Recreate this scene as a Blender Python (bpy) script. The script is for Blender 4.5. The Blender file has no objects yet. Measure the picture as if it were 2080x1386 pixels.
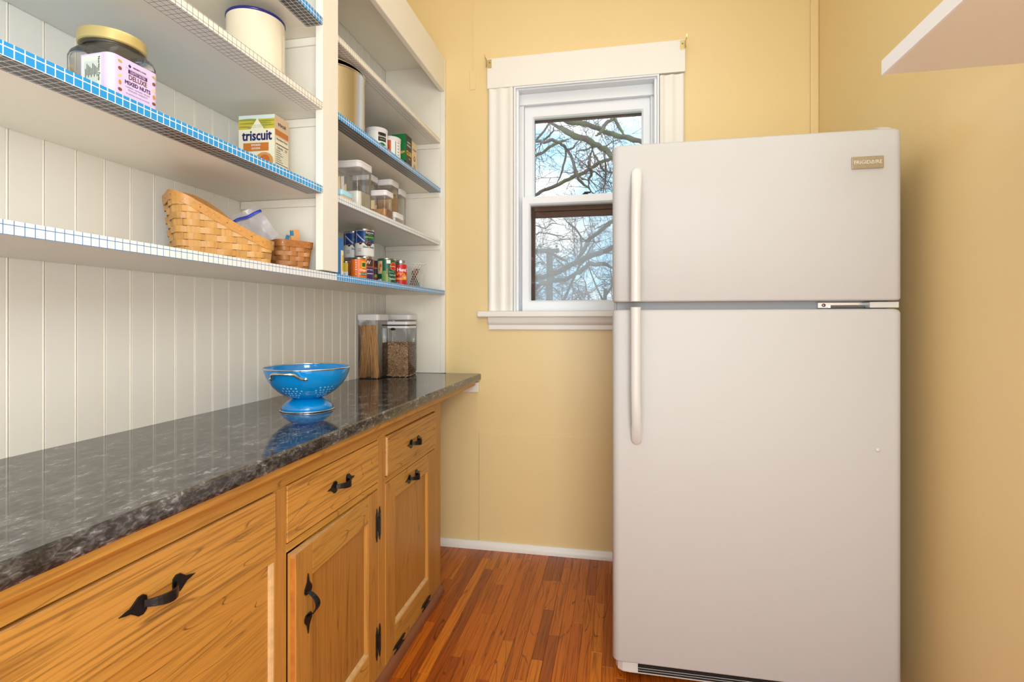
import bpy, bmesh, math, random
from mathutils import Matrix, Vector, noise as mnoise

random.seed(7)
S = bpy.context.scene
COL = S.collection
PI = math.pi

# ------------------------------------------------------------------ camera
cam_d = bpy.data.cameras.new('camera')
cam = bpy.data.objects.new('camera', cam_d)
COL.objects.link(cam)
cam.location = (0, 0, 1.10)
cam.rotation_euler = (PI/2, 0, 0.1975)
cam_d.sensor_width = 36
cam_d.lens = 36*1060/2080
cam_d.shift_y = -43/2080
cam_d.clip_start = 0.02
S.camera = cam

# ------------------------------------------------------------------ colour management
S.view_settings.view_transform = 'Standard'
S.view_settings.look = 'None'
S.view_settings.gamma = 1
S.view_settings.use_curve_mapping = False
S.view_settings.exposure = 0.15
S.cycles.transparent_max_bounces = 32

# ------------------------------------------------------------------ sky
W = bpy.data.worlds.new('sky'); S.world = W; W.use_nodes = True
nt = W.node_tree; nt.nodes.clear()
def wn(t): return nt.nodes.new(t)
out = wn('ShaderNodeOutputWorld'); bg = wn('ShaderNodeBackground')
tc = wn('ShaderNodeTexCoord'); mp = wn('ShaderNodeMapping'); nz = wn('ShaderNodeTexNoise'); rp = wn('ShaderNodeValToRGB')
mp.inputs['Scale'].default_value = (1, 1, 2.2)
nz.inputs['Scale'].default_value = 5.5; nz.inputs['Detail'].default_value = 6
nz.inputs['Distortion'].default_value = 0.3
rp.color_ramp.elements[0].position = 0.42; rp.color_ramp.elements[0].color = (0.40, 0.68, 0.88, 1)
rp.color_ramp.elements[1].position = 0.60; rp.color_ramp.elements[1].color = (0.97, 0.98, 1.0, 1)
nt.links.new(tc.outputs['Generated'], mp.inputs['Vector']); nt.links.new(mp.outputs['Vector'], nz.inputs['Vector'])
nt.links.new(nz.outputs['Fac'], rp.inputs['Fac']); nt.links.new(rp.outputs['Color'], bg.inputs['Color'])
bg.inputs['Strength'].default_value = 1.7
nt.links.new(bg.outputs['Background'], out.inputs['Surface'])

# ------------------------------------------------------------------ lamps
def area(name, loc, target, size, power, color=(1, 1, 1), size_y=None):
    d = bpy.data.lights.new(name, 'AREA'); d.energy = power; d.color = color
    d.size = size
    if size_y: d.shape = 'RECTANGLE'; d.size_y = size_y
    o = bpy.data.objects.new(name, d); COL.objects.link(o); o.location = loc
    v = Vector(target)-Vector(loc); o.rotation_euler = v.to_track_quat('-Z', 'Y').to_euler()
    return o
CEIL = area('ceiling_lamp', (-0.05, 0.35, 2.86), (-0.05, 0.35, 0), 1.5, 16, (0.87, 0.94, 0.98), 2.4)
KEY = area('photo_flash', (0.36, -0.45, 1.78), (-0.75, 1.3, 1.25), 0.60, 15, (0.85, 0.94, 1.0))
FILL = area('shelf_fill_light', (0.50, -1.15, 0.95), (-1.05, 1.25, 1.1), 1.2, 42, (0.83, 0.93, 1.0), 1.6)  # added fill lamp behind the camera, lifts the shelves and left wall
FILL2 = area('wall_fill_light', (-0.60, -1.40, 1.15), (0.84, 1.2, 0.8), 0.9, 18, (0.81, 0.93, 1.02), 1.8)  # second added fill, there only to brighten the right wall and refrigerator
prt = area('window_portal', (-0.145, 2.66, 1.64), (-0.145, 0.0, 1.64), 0.62, 1, (1, 1, 1), 0.98)
prt.data.cycles.is_portal = True

# ------------------------------------------------------------------ helpers
def lin(r, g, b):
    f = lambda c: c/12.92 if c <= 0.04045 else ((c+0.055)/1.055)**2.4
    return (f(r/255), f(g/255), f(b/255), 1)

class N:
    """small node-graph helper"""
    def __init__(s, name):
        s.m = bpy.data.materials.new(name); s.m.use_nodes = True
        s.t = s.m.node_tree; s.b = s.t.nodes['Principled BSDF']; s.o = s.t.nodes['Material Output']
    def n(s, t, **k):
        x = s.t.nodes.new(t)
        for a, v in k.items():
            if a in x.inputs: x.inputs[a].default_value = v
            else: setattr(x, a, v)
        return x
    def l(s, a, b): s.t.links.new(a, b)
    def math(s, op, a, b=None, c=None):
        x = s.n('ShaderNodeMath', operation=op)
        for i, v in enumerate((a, b, c)):
            if v is None: continue
            if isinstance(v, (int, float)): x.inputs[i].default_value = v
            else: s.l(v, x.inputs[i])
        return x.outputs[0]
    def mix(s, fac, a, b):
        x = s.n('ShaderNodeMix', data_type='RGBA')
        for i, v in ((0, fac), (6, a), (7, b)):
            if isinstance(v, (int, float, tuple)): x.inputs[i].default_value = v
            else: s.l(v, x.inputs[i])
        return x.outputs[2]
    def ramp(s, fac, *stops):
        x = s.n('ShaderNodeValToRGB'); e = x.color_ramp.elements
        while len(e) < len(stops): e.new(0.5)
        for i, (p, c) in enumerate(stops): e[i].position = p; e[i].color = c
        s.l(fac, x.inputs['Fac']); return x.outputs['Color']
    def coords(s, scale=(1, 1, 1), rnd=False):
        tc = s.n('ShaderNodeTexCoord'); mp = s.n('ShaderNodeMapping'); mp.inputs['Scale'].default_value = scale
        v = tc.outputs['Object']
        if rnd:
            oi = s.n('ShaderNodeObjectInfo'); ad = s.n('ShaderNodeVectorMath', operation='ADD')
            sc = s.math('MULTIPLY', oi.outputs['Random'], 37.0); s.l(v, ad.inputs[0]); s.l(sc, ad.inputs[1]); v = ad.outputs[0]
        s.l(v, mp.inputs['Vector']); return mp.outputs['Vector']
    def noise(s, vec, scale, detail=3, dist=0.0):
        x = s.n('ShaderNodeTexNoise', Scale=scale, Detail=detail, Distortion=dist); s.l(vec, x.inputs['Vector']); return x.outputs['Fac']
    def bump(s, h, strength=0.1, dist=0.002):
        x = s.n('ShaderNodeBump', Strength=strength, Distance=dist); s.l(h, x.inputs['Height']); s.l(x.outputs['Normal'], s.b.inputs['Normal'])
    def set(s, **k):
        for a, v in k.items():
            q = s.b.inputs[a.replace('_', ' ')]
            if isinstance(v, (int, float, tuple)): q.default_value = v
            else: s.l(v, q)
        return s

def plain(name, col, rough=0.5, metal=0.0, coat=0.0, var=0.0, vs=20, bump=0.0, bs=60, **k):
    m = N(name); m.set(Roughness=rough, Metallic=metal)
    m.b.inputs['Coat Weight'].default_value = coat
    v = m.coords()
    nse = m.noise(v, vs, 4)
    d = tuple(c*(1-var) for c in col[:3])+(1,); u = tuple(min(1, c*(1+var)) for c in col[:3])+(1,)
    m.set(Base_Color=m.ramp(nse, (0.3, d), (0.7, u)))
    if bump: m.bump(m.noise(v, bs, 3), bump, 0.002)
    for a, b in k.items(): m.b.inputs[a.replace('_', ' ') if a not in m.b.inputs else a].default_value = b
    return m.m

def oak(name, axis, base, dark, rough=0.38, contours=16.0, contrast=1.0, fine=1.0):
    m = N(name)
    i = 'XYZ'.index(axis)
    s1 = [7.0]*3; s1[i] = 0.75
    s2 = [170.0]*3; s2[i] = 5.0
    v1 = m.coords(tuple(s1), True); v2 = m.coords(tuple(s2), True)
    n1 = m.noise(v1, 1.0, 2.0, 0.25)
    fr = m.math('FRACT', m.math('MULTIPLY', n1, contours))
    tri = m.math('ABSOLUTE', m.math('SUBTRACT', fr, 0.5))
    line = m.math('SMOOTHSTEP', m.math('MULTIPLY', tri, 2), 0.0, 0.0) if False else m.ramp(tri, (0.0, (1, 1, 1, 1)), (0.05, (0, 0, 0, 1)))
    pores = m.ramp(m.noise(v2, 1.0, 3.0, 0.1), (0.48, (0, 0, 0, 1)), (0.68, (1, 1, 1, 1)))
    big = m.noise(v1, 0.55, 2.0)
    brk = m.ramp(m.noise(v2, 0.35, 2), (0.40, (0, 0, 0, 1)), (0.55, (1, 1, 1, 1)))
    lm = m.math('MULTIPLY', m.math('MULTIPLY', line, brk), 0.75*contrast)
    lo = tuple(c*0.84 for c in base[:3])+(1,); hi = tuple(min(1, c*1.14) for c in base[:3])+(1,)
    c = m.mix(big, lo, hi)
    c = m.mix(m.math('MULTIPLY', pores, 0.46*fine), c, dark)
    c = m.mix(lm, c, tuple(x*0.7 for x in dark[:3])+(1,))
    oi = m.n('ShaderNodeObjectInfo')
    hs = m.n('ShaderNodeHueSaturation'); m.l(c, hs.inputs['Color'])
    m.l(m.math('ADD', m.math('MULTIPLY', oi.outputs['Random'], 0.16), 0.92), hs.inputs['Value'])
    m.set(Base_Color=hs.outputs['Color'], Roughness=rough)
    m.bump(m.math('SUBTRACT', m.math('MULTIPLY', pores, -0.4), line), 0.12, 0.0008)
    return m.m

def glassy(name, tint=(0.96, 0.97, 0.97, 1), rough=0.03, refl=1.0, milk=0.0, milkcol=(0.9, 0.9, 0.92, 1)):
    """thin clear sheet: Fresnel between see-through and mirror"""
    m = N(name); m.t.nodes.remove(m.b)
    fr = m.n('ShaderNodeFresnel', IOR=1.45)
    gl = m.n('ShaderNodeBsdfGlossy', Roughness=rough); tr = m.n('ShaderNodeBsdfTransparent', Color=tint)
    mx = m.n('ShaderNodeMixShader'); m.l(m.math('MULTIPLY', fr.outputs[0], refl), mx.inputs[0])
    src = tr.outputs[0]
    if milk:
        df = m.n('ShaderNodeBsdfTranslucent', Color=milkcol); dd = m.n('ShaderNodeBsdfDiffuse', Color=milkcol)
        ma = m.n('ShaderNodeMixShader'); ma.inputs[0].default_value = 0.5; m.l(df.outputs[0], ma.inputs[1]); m.l(dd.outputs[0], ma.inputs[2])
        m2 = m.n('ShaderNodeMixShader'); m2.inputs[0].default_value = milk
        m.l(src, m2.inputs[1]); m.l(ma.outputs[0], m2.inputs[2]); src = m2.outputs[0]
    m.l(src, mx.inputs[1]); m.l(gl.outputs[0], mx.inputs[2]); m.l(mx.outputs[0], m.o.inputs['Surface'])
    return m.m

def grid_paper(name, cell_col, line_col, pitch=0.0135, lw=0.085, rough=0.35, metal=0.0):
    """self-adhesive shelf paper printed with small squares"""
    m = N(name); tc = m.n('ShaderNodeTexCoord'); sp = m.n('ShaderNodeSeparateXYZ'); m.l(tc.outputs['Object'], sp.inputs[0])
    ge = m.n('ShaderNodeNewGeometry'); sn = m.n('ShaderNodeSeparateXYZ'); m.l(ge.outputs['Normal'], sn.inputs[0])
    def ln(i, mul):
        f = m.math('FRACT', m.math('ADD', m.math('DIVIDE', sp.outputs[i], pitch), 500.27))
        q = m.math('LESS_THAN', f, lw)
        return q if mul is None else m.math('MULTIPLY', q, mul)
    nx = m.math('GREATER_THAN', m.math('ABSOLUTE', sn.outputs[0]), 0.5)
    nzz = m.math('GREATER_THAN', m.math('ABSOLUTE', sn.outputs[2]), 0.5)
    g = m.math('MAXIMUM', ln(1, None), m.math('MAXIMUM', ln(2, nx), ln(0, nzz)))
    m.set(Base_Color=m.mix(g, cell_col, line_col), Roughness=rough)
    if metal: m.set(Metallic=m.math('MULTIPLY', m.math('SUBTRACT', 1.0, g), metal))
    return m.m

def Mt(loc=(0, 0, 0), rz=0, rx=0, ry=0, s=1):
    return Matrix.Translation(loc) @ Matrix.Rotation(rz, 4, 'Z') @ Matrix.Rotation(ry, 4, 'Y') @ Matrix.Rotation(rx, 4, 'X') @ Matrix.Diagonal((s, s, s, 1))

WM = {}      # world matrix kept for every object made here
class MB:
    def __init__(s, M=None): s.v = []; s.f = []; s.mi = []; s.M = M or Matrix()
    def add(s, vs, fs, mi=0, M=None):
        o = len(s.v); T = s.M @ M if M is not None else s.M
        s.v += [T @ Vector(p) for p in vs]; s.f += [tuple(o+i for i in f) for f in fs]; s.mi += [mi]*len(fs); return s
    def box(s, a, b, mi=0, M=None):
        x0, x1 = sorted((a[0], b[0])); y0, y1 = sorted((a[1], b[1])); z0, z1 = sorted((a[2], b[2]))
        return s.add([(x0,y0,z0),(x1,y0,z0),(x1,y1,z0),(x0,y1,z0),(x0,y0,z1),(x1,y0,z1),(x1,y1,z1),(x0,y1,z1)],
                     [(0,3,2,1),(4,5,6,7),(0,1,5,4),(1,2,6,5),(2,3,7,6),(3,0,4,7)], mi, M)
    def prism(s, poly, lo, hi, axis='Z', mi=0, M=None, caps=True):
        """extrude a 2-D outline along an axis; outline is (Y,Z) for X, (X,Z) for Y, (X,Y) for Z"""
        n = len(poly)
        def P(p, h): return {'Z': (p[0], p[1], h), 'X': (h, p[0], p[1]), 'Y': (p[0], h, p[1])}[axis]
        vs = [P(p, lo) for p in poly]+[P(p, hi) for p in poly]
        fs = [(i, (i+1) % n, n+(i+1) % n, n+i) for i in range(n)]
        if caps: fs += [tuple(range(n))[::-1], tuple(range(n, 2*n))]
        return s.add(vs, fs, mi, M)
    def lathe(s, prof, seg=32, mi=0, M=None, closed=False):
        vs = []; fs = []; n = len(prof)
        for k in range(seg):
            a = 2*PI*k/seg
            vs += [(r*math.cos(a), r*math.sin(a), z) for r, z in prof]
        for k in range(seg):
            k2 = (k+1) % seg
            for i in range(n-1 if not closed else n):
                j = (i+1) % n
                fs.append((k*n+i, k2*n+i, k2*n+j, k*n+j))
        return s.add(vs, fs, mi, M)
    def tube(s, pts, rad, seg=8, mi=0, M=None, cap=True, flat=None):
        """tube through points; rad is a number or a list"""
        pts = [Vector(p) for p in pts]; n = len(pts); vs = []; fs = []
        up = None
        for i, p in enumerate(pts):
            t = (pts[min(i+1, n-1)]-pts[max(i-1, 0)]).normalized()
            if up is None: up = Vector((0, 0, 1)) if abs(t.z) < 0.9 else Vector((1, 0, 0))
            sd = t.cross(up).normalized(); u2 = sd.cross(t).normalized(); up = u2
            r = rad[i] if isinstance(rad, (list, tuple)) else rad
            for k in range(seg):
                a = 2*PI*k/seg
                vs.append(p+sd*(r*math.cos(a))*(flat or 1)+u2*(r*math.sin(a)))
        for i in range(n-1):
            for k in range(seg):
                k2 = (k+1) % seg; fs.append((i*seg+k, i*seg+k2, (i+1)*seg+k2, (i+1)*seg+k))
        if cap: fs += [tuple(range(seg))[::-1], tuple((n-1)*seg+k for k in range(seg))]
        return s.add(vs, fs, mi, M)
    def build(s, name, mats, parent=None, smooth=False, bevel=0, seg=2, solid=0, auto=None, kind=None, recalc=True):
        PM = WM[parent] if parent is not None else Matrix()
        inv = PM.inverted()
        me = bpy.data.meshes.new(name)
        me.from_pydata([inv @ v for v in s.v], [], s.f)
        if not isinstance(mats, (list, tuple)): mats = [mats]
        for m in mats: me.materials.append(m)
        if len(mats) > 1: me.polygons.foreach_set('material_index', s.mi)
        if recalc:
            bm = bmesh.new(); bm.from_mesh(me); bmesh.ops.recalc_face_normals(bm, faces=bm.faces); bm.to_mesh(me); bm.free()
        if smooth or auto: me.polygons.foreach_set('use_smooth', [True]*len(me.polygons))
        if auto: me.set_sharp_from_angle(angle=math.radians(auto))
        o = bpy.data.objects.new(name, me); COL.objects.link(o)
        if parent is not None: o.parent = parent
        WM[o] = PM
        if bevel:
            b = o.modifiers.new('bevel', 'BEVEL'); b.width = bevel; b.segments = seg; b.limit_method = 'ANGLE'; b.angle_limit = math.radians(40)
            b.harden_normals = False
        if solid:
            q = o.modifiers.new('solid', 'SOLIDIFY'); q.thickness = solid; q.offset = 0
        if kind: o['kind'] = kind
        return o

def thing(name, label, cat, loc=(0, 0, 0), rz=0, group=None):
    o = bpy.data.objects.new(name, None); COL.objects.link(o); o.empty_display_size = 0.02
    o.location = loc; o.rotation_euler = (0, 0, rz); o['label'] = label; o['category'] = cat
    if group: o['group'] = group
    WM[o] = Mt(loc, rz); return o
def tag(o, label, cat, group=None, kind=None):
    o['label'] = label; o['category'] = cat
    if group: o['group'] = group
    if kind: o['kind'] = kind
    return o
def struct(o): o['kind'] = 'structure'; return o

_tc = {}
def text_geo(txt, size):
    """outline geometry of a word, centred on its origin"""
    key = (txt, size)
    if key in _tc: return _tc[key]
    c = bpy.data.curves.new('word', 'FONT'); c.body = txt; c.size = size; c.align_x = 'CENTER'; c.align_y = 'CENTER'; c.resolution_u = 2
    o = bpy.data.objects.new('word', c); COL.objects.link(o)
    dg = bpy.context.evaluated_depsgraph_get()
    me = bpy.data.meshes.new_from_object(o.evaluated_get(dg))
    vs = [tuple(v.co) for v in me.vertices]; fs = [tuple(p.vertices) for p in me.polygons]
    bpy.data.objects.remove(o); bpy.data.curves.remove(c); bpy.data.meshes.remove(me)
    _tc[key] = (vs, fs); return vs, fs
def flat_text(mb, txt, size, org, u, v, mi=0, sx=1.0, bold=0.0):
    vs, fs = text_geo(txt, size); u = Vector(u); v = Vector(v); org = Vector(org); n = u.cross(v)
    b7 = bold*.7
    offs = [(0, 0)] if not bold else [(0, 0), (bold, 0), (-bold, 0), (0, bold), (0, -bold), (b7, b7), (-b7, b7), (b7, -b7), (-b7, -b7)]
    for k, (dx, dy) in enumerate(offs):
        mb.add([org+u*((p[0]*sx)+dx)+v*(p[1]+dy)+n*(k*0.00002) for p in vs], fs, mi)
def cyl_text(mb, txt, size, r, ang, z, mi=0, sx=1.0, bold=0.0):
    vs, fs = text_geo(txt, size)
    offs = [0] if not bold else [0, bold, -bold]
    for k, dx in enumerate(offs):
        mb.add([((r+k*0.00003)*math.cos(ang+(p[0]*sx+dx)/r), (r+k*0.00003)*math.sin(ang+(p[0]*sx+dx)/r), z+p[1]) for p in vs], fs, mi)
def cyl_patch(mb, r, a0, a1, z0, z1, mi=0, n=8):
    vs = []; fs = []
    for i in range(n+1):
        a = a0+(a1-a0)*i/n
        vs += [(r*math.cos(a), r*math.sin(a), z0), (r*math.cos(a), r*math.sin(a), z1)]
    for i in range(n): fs.append((2*i, 2*i+2, 2*i+3, 2*i+1))
    mb.add(vs, fs, mi)
def cyl_blob(mb, r, a, z, ra, rz, mi=0, n=14):
    vs = [(r*math.cos(a), r*math.sin(a), z)]
    for i in range(n):
        t = 2*PI*i/n; aa = a+ra*math.cos(t)/r; vs.append((r*math.cos(aa), r*math.sin(aa), z+rz*math.sin(t)))
    mb.add(vs, [(0, 1+i, 1+(i+1) % n) for i in range(n)], mi)
def flat_blob(mb, org, u, v, ra, rb, mi=0, n=14, rot=0.0):
    u = Vector(u); v = Vector(v); org = Vector(org)
    vs = [org]
    for i in range(n):
        t = 2*PI*i/n; x = ra*math.cos(t); y = rb*math.sin(t)
        x, y = x*math.cos(rot)-y*math.sin(rot), x*math.sin(rot)+y*math.cos(rot)
        vs.append(org+u*x+v*y)
    mb.add(vs, [(0, 1+i, 1+(i+1) % n) for i in range(n)], mi)
def flat_quad(mb, org, u, v, x0, x1, y0, y1, mi=0):
    u = Vector(u); v = Vector(v); org = Vector(org)
    mb.add([org+u*x0+v*y0, org+u*x1+v*y0, org+u*x1+v*y1, org+u*x0+v*y1], [(0, 1, 2, 3)], mi)
def rrect(hx, hy, r, n=5, cx=0, cy=0):
    P = []
    for sx, sy, a0 in ((1, 1, 0), (-1, 1, PI/2), (-1, -1, PI), (1, -1, 1.5*PI)):
        for i in range(n+1):
            a = a0+PI/2*i/n; P.append((cx+sx*(hx-r)+r*math.cos(a), cy+sy*(hy-r)+r*math.sin(a)))
    return P

# ------------------------------------------------------------------ materials
YW = lin(234, 207, 150)
def wall_paint(name, col, rough=0.36):
    m = N(name); v = m.coords()
    a = m.noise(v, 1.7, 4); b = m.noise(v, 110, 2); c2 = m.noise(v, 9, 3)
    m.set(Base_Color=m.mix(a, tuple(c*0.95 for c in col[:3])+(1,), tuple(min(1, c*1.04) for c in col[:3])+(1,)), Roughness=rough)
    m.bump(m.math('ADD', m.math('MULTIPLY', b, 0.35), c2), 0.10, 0.004); return m.m
M_wall = wall_paint('yellow_wall_paint', YW, 0.34)
M_ceil = plain('ceiling_paint', lin(240, 236, 228), 0.7, bump=0.1)
def white_paint(name, col, rough=0.4, dirt=0.06):
    m = N(name); v = m.coords()
    a = m.noise(v, 4, 5); b = m.noise(m.coords((60, 60, 4)), 1, 3); sp = m.noise(v, 120, 2)
    c = m.mix(a, tuple(x*(1-dirt) for x in col[:3])+(1,), col)
    c = m.mix(m.math('MULTIPLY', m.math('GREATER_THAN', sp, 0.80), 0.5), c, lin(120, 100, 80))
    m.set(Base_Color=c, Roughness=rough); m.bump(b, 0.10, 0.001); return m.m
M_white = white_paint('cream_white_gloss_paint', lin(243, 236, 222), 0.36)
M_bead = white_paint('beadboard_paint', lin(243, 240, 233), 0.33)
M_groove = white_paint('beadboard_groove_paint', lin(240, 232, 213), 0.36)
M_trim = white_paint('white_trim_paint', lin(240, 235, 226), 0.32, 0.04)
M_sash = white_paint('sash_paint', lin(242, 243, 245), 0.35, 0.04)
M_oakH = oak('oak_grain_lengthwise', 'Y', lin(204, 148, 66), lin(124, 78, 30))
M_oakHd = oak('oak_grain_drawer', 'Y', lin(202, 145, 66), lin(92, 60, 30), contours=30, contrast=0.85, fine=1.25)
M_oakV = oak('oak_grain_upright', 'Z', lin(190, 133, 60), lin(130, 82, 32), contours=7, contrast=0.5, fine=0.8)
M_oakVp = oak('oak_grain_panel', 'Z', lin(184, 127, 56), lin(118, 74, 30), contours=10, contrast=0.8)
M_worn = plain('worn_bare_oak_edge', lin(204, 164, 112), 0.55, var=0.15, vs=60)
M_shoe = plain('brown_shoe_moulding', lin(128, 74, 44), 0.45, var=0.1)
M_floor = [oak('floor_oak_%s' % n, 'Y', lin(*c), lin(78, 32, 6), 0.26, contours=14, contrast=1.1, fine=1.2)
           for n, c in (('amber', (190, 98, 18)), ('red', (176, 86, 16)), ('dark', (154, 72, 16)), ('light', (200, 112, 26)))]
M_sub = plain('brown_subfloor', lin(96, 46, 16), 0.7)
M_dark = plain('dark_gap', lin(30, 20, 14), 0.9)
M_iron = plain('black_iron', lin(22, 21, 22), 0.32, 0.3, bump=0.2, bs=250)
M_screw = plain('screw_steel', lin(110, 108, 108), 0.3, 0.9)
M_fridge = plain('white_appliance_enamel', lin(187, 184, 180), 0.42, bump=0.05, bs=380, **{'Specular IOR Level': 0.22})
M_fplast = plain('white_appliance_plastic', lin(200, 197, 191), 0.35)
M_gask = plain('grey_gasket', lin(168, 168, 170), 0.5)
M_badge = plain('champagne_badge', lin(176, 164, 140), 0.3, 0.7)
M_silver = plain('silver_print', lin(230, 226, 215), 0.25, 0.4)
M_chrome = plain('chrome', lin(225, 225, 228), 0.08, 1.0)
M_steel = plain('brushed_steel', lin(205, 200, 195), 0.24, 1.0)
M_brass = plain('brass', lin(196, 172, 110), 0.3, 0.9)
M_enblue = plain('blue_enamel', lin(0, 138, 212), 0.12, coat=0.6)
M_encream = plain('cream_enamel', lin(238, 228, 205), 0.18, coat=0.4)
M_navy = plain('navy_enamel_rim', lin(28, 32, 120), 0.2)
M_clear = glassy('clear_plastic', (0.975, 0.98, 0.98, 1), 0.05, 0.9, 0.035)
M_pane = glassy('window_glass', (0.98, 0.99, 0.99, 1), 0.0, 0.35)
M_screen = glassy('insect_screen', (1, 1, 1, 1), 0.5, 0.0, 0.26, (0.62, 0.62, 0.63, 1))
M_lid = plain('white_plastic_lid', lin(232, 228, 228), 0.3)
M_bag = glassy('zip_bag_film', (0.93, 0.93, 0.97, 1), 0.12, 0.9, 0.26, (0.88, 0.87, 0.94, 1))
M_zip = plain('blue_zip', lin(40, 62, 180), 0.35)
M_storm = plain('brown_storm_frame', lin(88, 48, 22), 0.5, var=0.2)
M_splint = oak('basket_splint', 'Z', lin(206, 154, 86), lin(144, 92, 40), 0.45, contours=3, contrast=0.3, fine=0.6)
M_splintD = oak('dark_basket_splint', 'Z', lin(182, 122, 68), lin(116, 66, 30), 0.45, contours=3, contrast=0.3, fine=0.6)
M_splintR = oak('basket_rim_band', 'Y', lin(204, 146, 74), lin(134, 82, 34), 0.4, contours=4, contrast=0.4, fine=0.6)
M_splintDR = oak('dark_basket_rim_band', 'Y', lin(172, 110, 58), lin(106, 60, 28), 0.4, contours=4, contrast=0.4, fine=0.6)
P_wb = grid_paper('white_paper_blue_grid', lin(240, 240, 238), lin(66, 122, 176), lw=0.09)
P_bw = grid_paper('blue_paper_white_grid', lin(40, 150, 216), lin(246, 246, 240), lw=0.115, rough=0.2)
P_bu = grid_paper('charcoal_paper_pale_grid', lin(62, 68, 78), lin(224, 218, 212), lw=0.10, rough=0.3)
P_wk = grid_paper('white_paper_dark_grid', lin(240, 234, 222), lin(96, 78, 66), lw=0.075)
M_bark = plain('bark', lin(112, 96, 84), 0.9, var=0.3, vs=9, bump=0.5, bs=30)
def mossy():
    m = N('mossy_bark'); v = m.coords()
    c = m.mix(m.ramp(m.noise(v, 5, 4), (0.42, (0, 0, 0, 1)), (0.58, (1, 1, 1, 1))), lin(112, 94, 82), lin(118, 116, 76))
    m.set(Base_Color=c, Roughness=0.95); m.bump(m.noise(v, 26, 4), 0.6, 0.02); return m.m
M_moss = mossy()
M_twig = plain('twig_bark', lin(116, 96, 86), 0.9, var=0.2)
M_pole = plain('weathered_pole_wood', lin(132, 118, 108), 0.9, var=0.2, vs=5)
M_grass = plain('lawn', lin(120, 122, 84), 0.95, var=0.3, vs=3)
def laminate():
    m = N('dark_stone_laminate')
    a = m.noise(m.coords((44, 20, 44)), 1.0, 6, 0.7); b = m.noise(m.coords((170, 90, 170)), 1.0, 5, 0.9); c3 = m.noise(m.coords((3, 2, 3)), 1.0, 3, 0.4)
    f = m.math('ADD', m.math('MULTIPLY', a, 0.5), m.math('ADD', m.math('MULTIPLY', b, 0.45), m.math('MULTIPLY', c3, 0.15)))
    c = m.ramp(f, (0.40, lin(20, 19, 19)), (0.53, lin(54, 50, 48)), (0.63, lin(92, 88, 86)), (0.73, lin(164, 164, 166)))
    m.set(Base_Color=c, Roughness=0.07); m.b.inputs['IOR'].default_value = 1.55
    m.bump(m.noise(m.coords(), 60, 2), 0.012, 0.001); return m.m
M_lam = laminate()
# ------------------------------------------------------------------ room shell
XL, YB, XR = -1.126, 2.444, 0.845
ZC, YF = 2.92, -1.75
WX0, WX1, WZ0, WZ1 = -0.472, 0.184, 1.118, 2.205          # window opening

floor = struct(MB().box((XL-.2, YF-.1, -0.12), (XR+.2, YB+.2, -0.004)).build('floor', M_sub))
ceiling = struct(MB().box((XL-.2, YF-.1, ZC), (XR+.2, YB+.2, ZC+.1)).build('ceiling', M_ceil))
m = MB()
m.box((XL-.2, YB, -.12), (WX0, YB+.17, ZC)); m.box((WX1, YB, -.12), (XR+.2, YB+.17, ZC))
m.box((WX0, YB, -.12), (WX1, YB+.17, WZ0)); m.box((WX0, YB, WZ1), (WX1, YB+.17, ZC))
wall_back = struct(m.build('wall_back', M_wall))
wall_right = struct(MB().box((XR, YF-.1, -.12), (XR+.15, YB, ZC)).build('wall_right', M_wall))
wall_front = struct(MB().box((XL-.2, YF-.12, -.12), (XR+.2, YF, ZC)).build('wall_front', M_wall))
wall_left = struct(MB().box((XL-.18, YF, -.12), (XL-.016, YB, ZC)).build('wall_left', M_wall))

# floor strips, each an oak strip of its own where they show
FW = 0.0375
def strips(x0, x1, y0, y1, single):
    big = None if single else [MB() for _ in M_floor]
    x = x0; r = random.Random(3)
    while x < x1:
        y = y0-r.random()*0.5
        while y < y1:
            L = r.choice([.22, .3, .38, .5, .62, .8])
            a, b = max(y, y0), min(y+L, y1)
            k = r.choices(range(4), [5, 4, 2, 3])[0]
            if b-a > 0.02:
                mb = MB() if single else big[k]
                e = 0.00022; h = -0.0004*r.random()
                mb.box((x+e, a+e, -.004), (x+FW-e, b-e, h))
                if single: mb.build('floor_strip', M_floor[k], floor, bevel=0.0006, seg=1)
            y += L
        x += FW
    if big:
        for k, mb in enumerate(big): mb.build('floor_strips', M_floor[k], floor, kind='stuff')
XA = -0.72
strips(XA, XA+FW*22, 1.12, YB, True)
strips(XA, XA+FW*22, YF, 1.12, False)
strips(XL-.016, XA-0.001, YF, YB, False)
strips(XA+FW*22, XR, YF, YB, False)

# tongue-and-groove beadboard, one plank after another
prof = [(-.0150, .0006), (0, .0006)]
def plank_profile(w):
    # outline in (X, Y): back, then front with an edge bead and a V joint
    x = -0.015
    return [(x, .0003), (-.0022, .0003), (-.0004, .0012), (-.0004, w-.0062), (-.0014, w-.0052), (-.0003, w-.0042), (.0002, w-.0030),
            (-.0003, w-.0016), (-.0024, w-.0004), (x, w-.0004)]
pitch = 0.0637
k = -18
while True:
    y = 0.781+pitch*k-0.0
    if y > 2.40: break
    w = min(pitch, 2.443-y)
    pk = MB(Mt((XL, y, 0))).prism(plank_profile(w), 0.84, 2.40, 'Z')
    for q_ in (3, 4, 7, 8): pk.mi[q_] = 1
    pk.build('beadboard_plank', [M_bead, M_groove], wall_left, auto=35)
    k += 1
# painted wall below the counter is the left wall itself; yellow wall resumes above the shelf unit
MB().box((XL-.016, YF, 2.40), (XL, YB, ZC)).build('upper_plaster', M_wall, wall_left)

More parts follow.
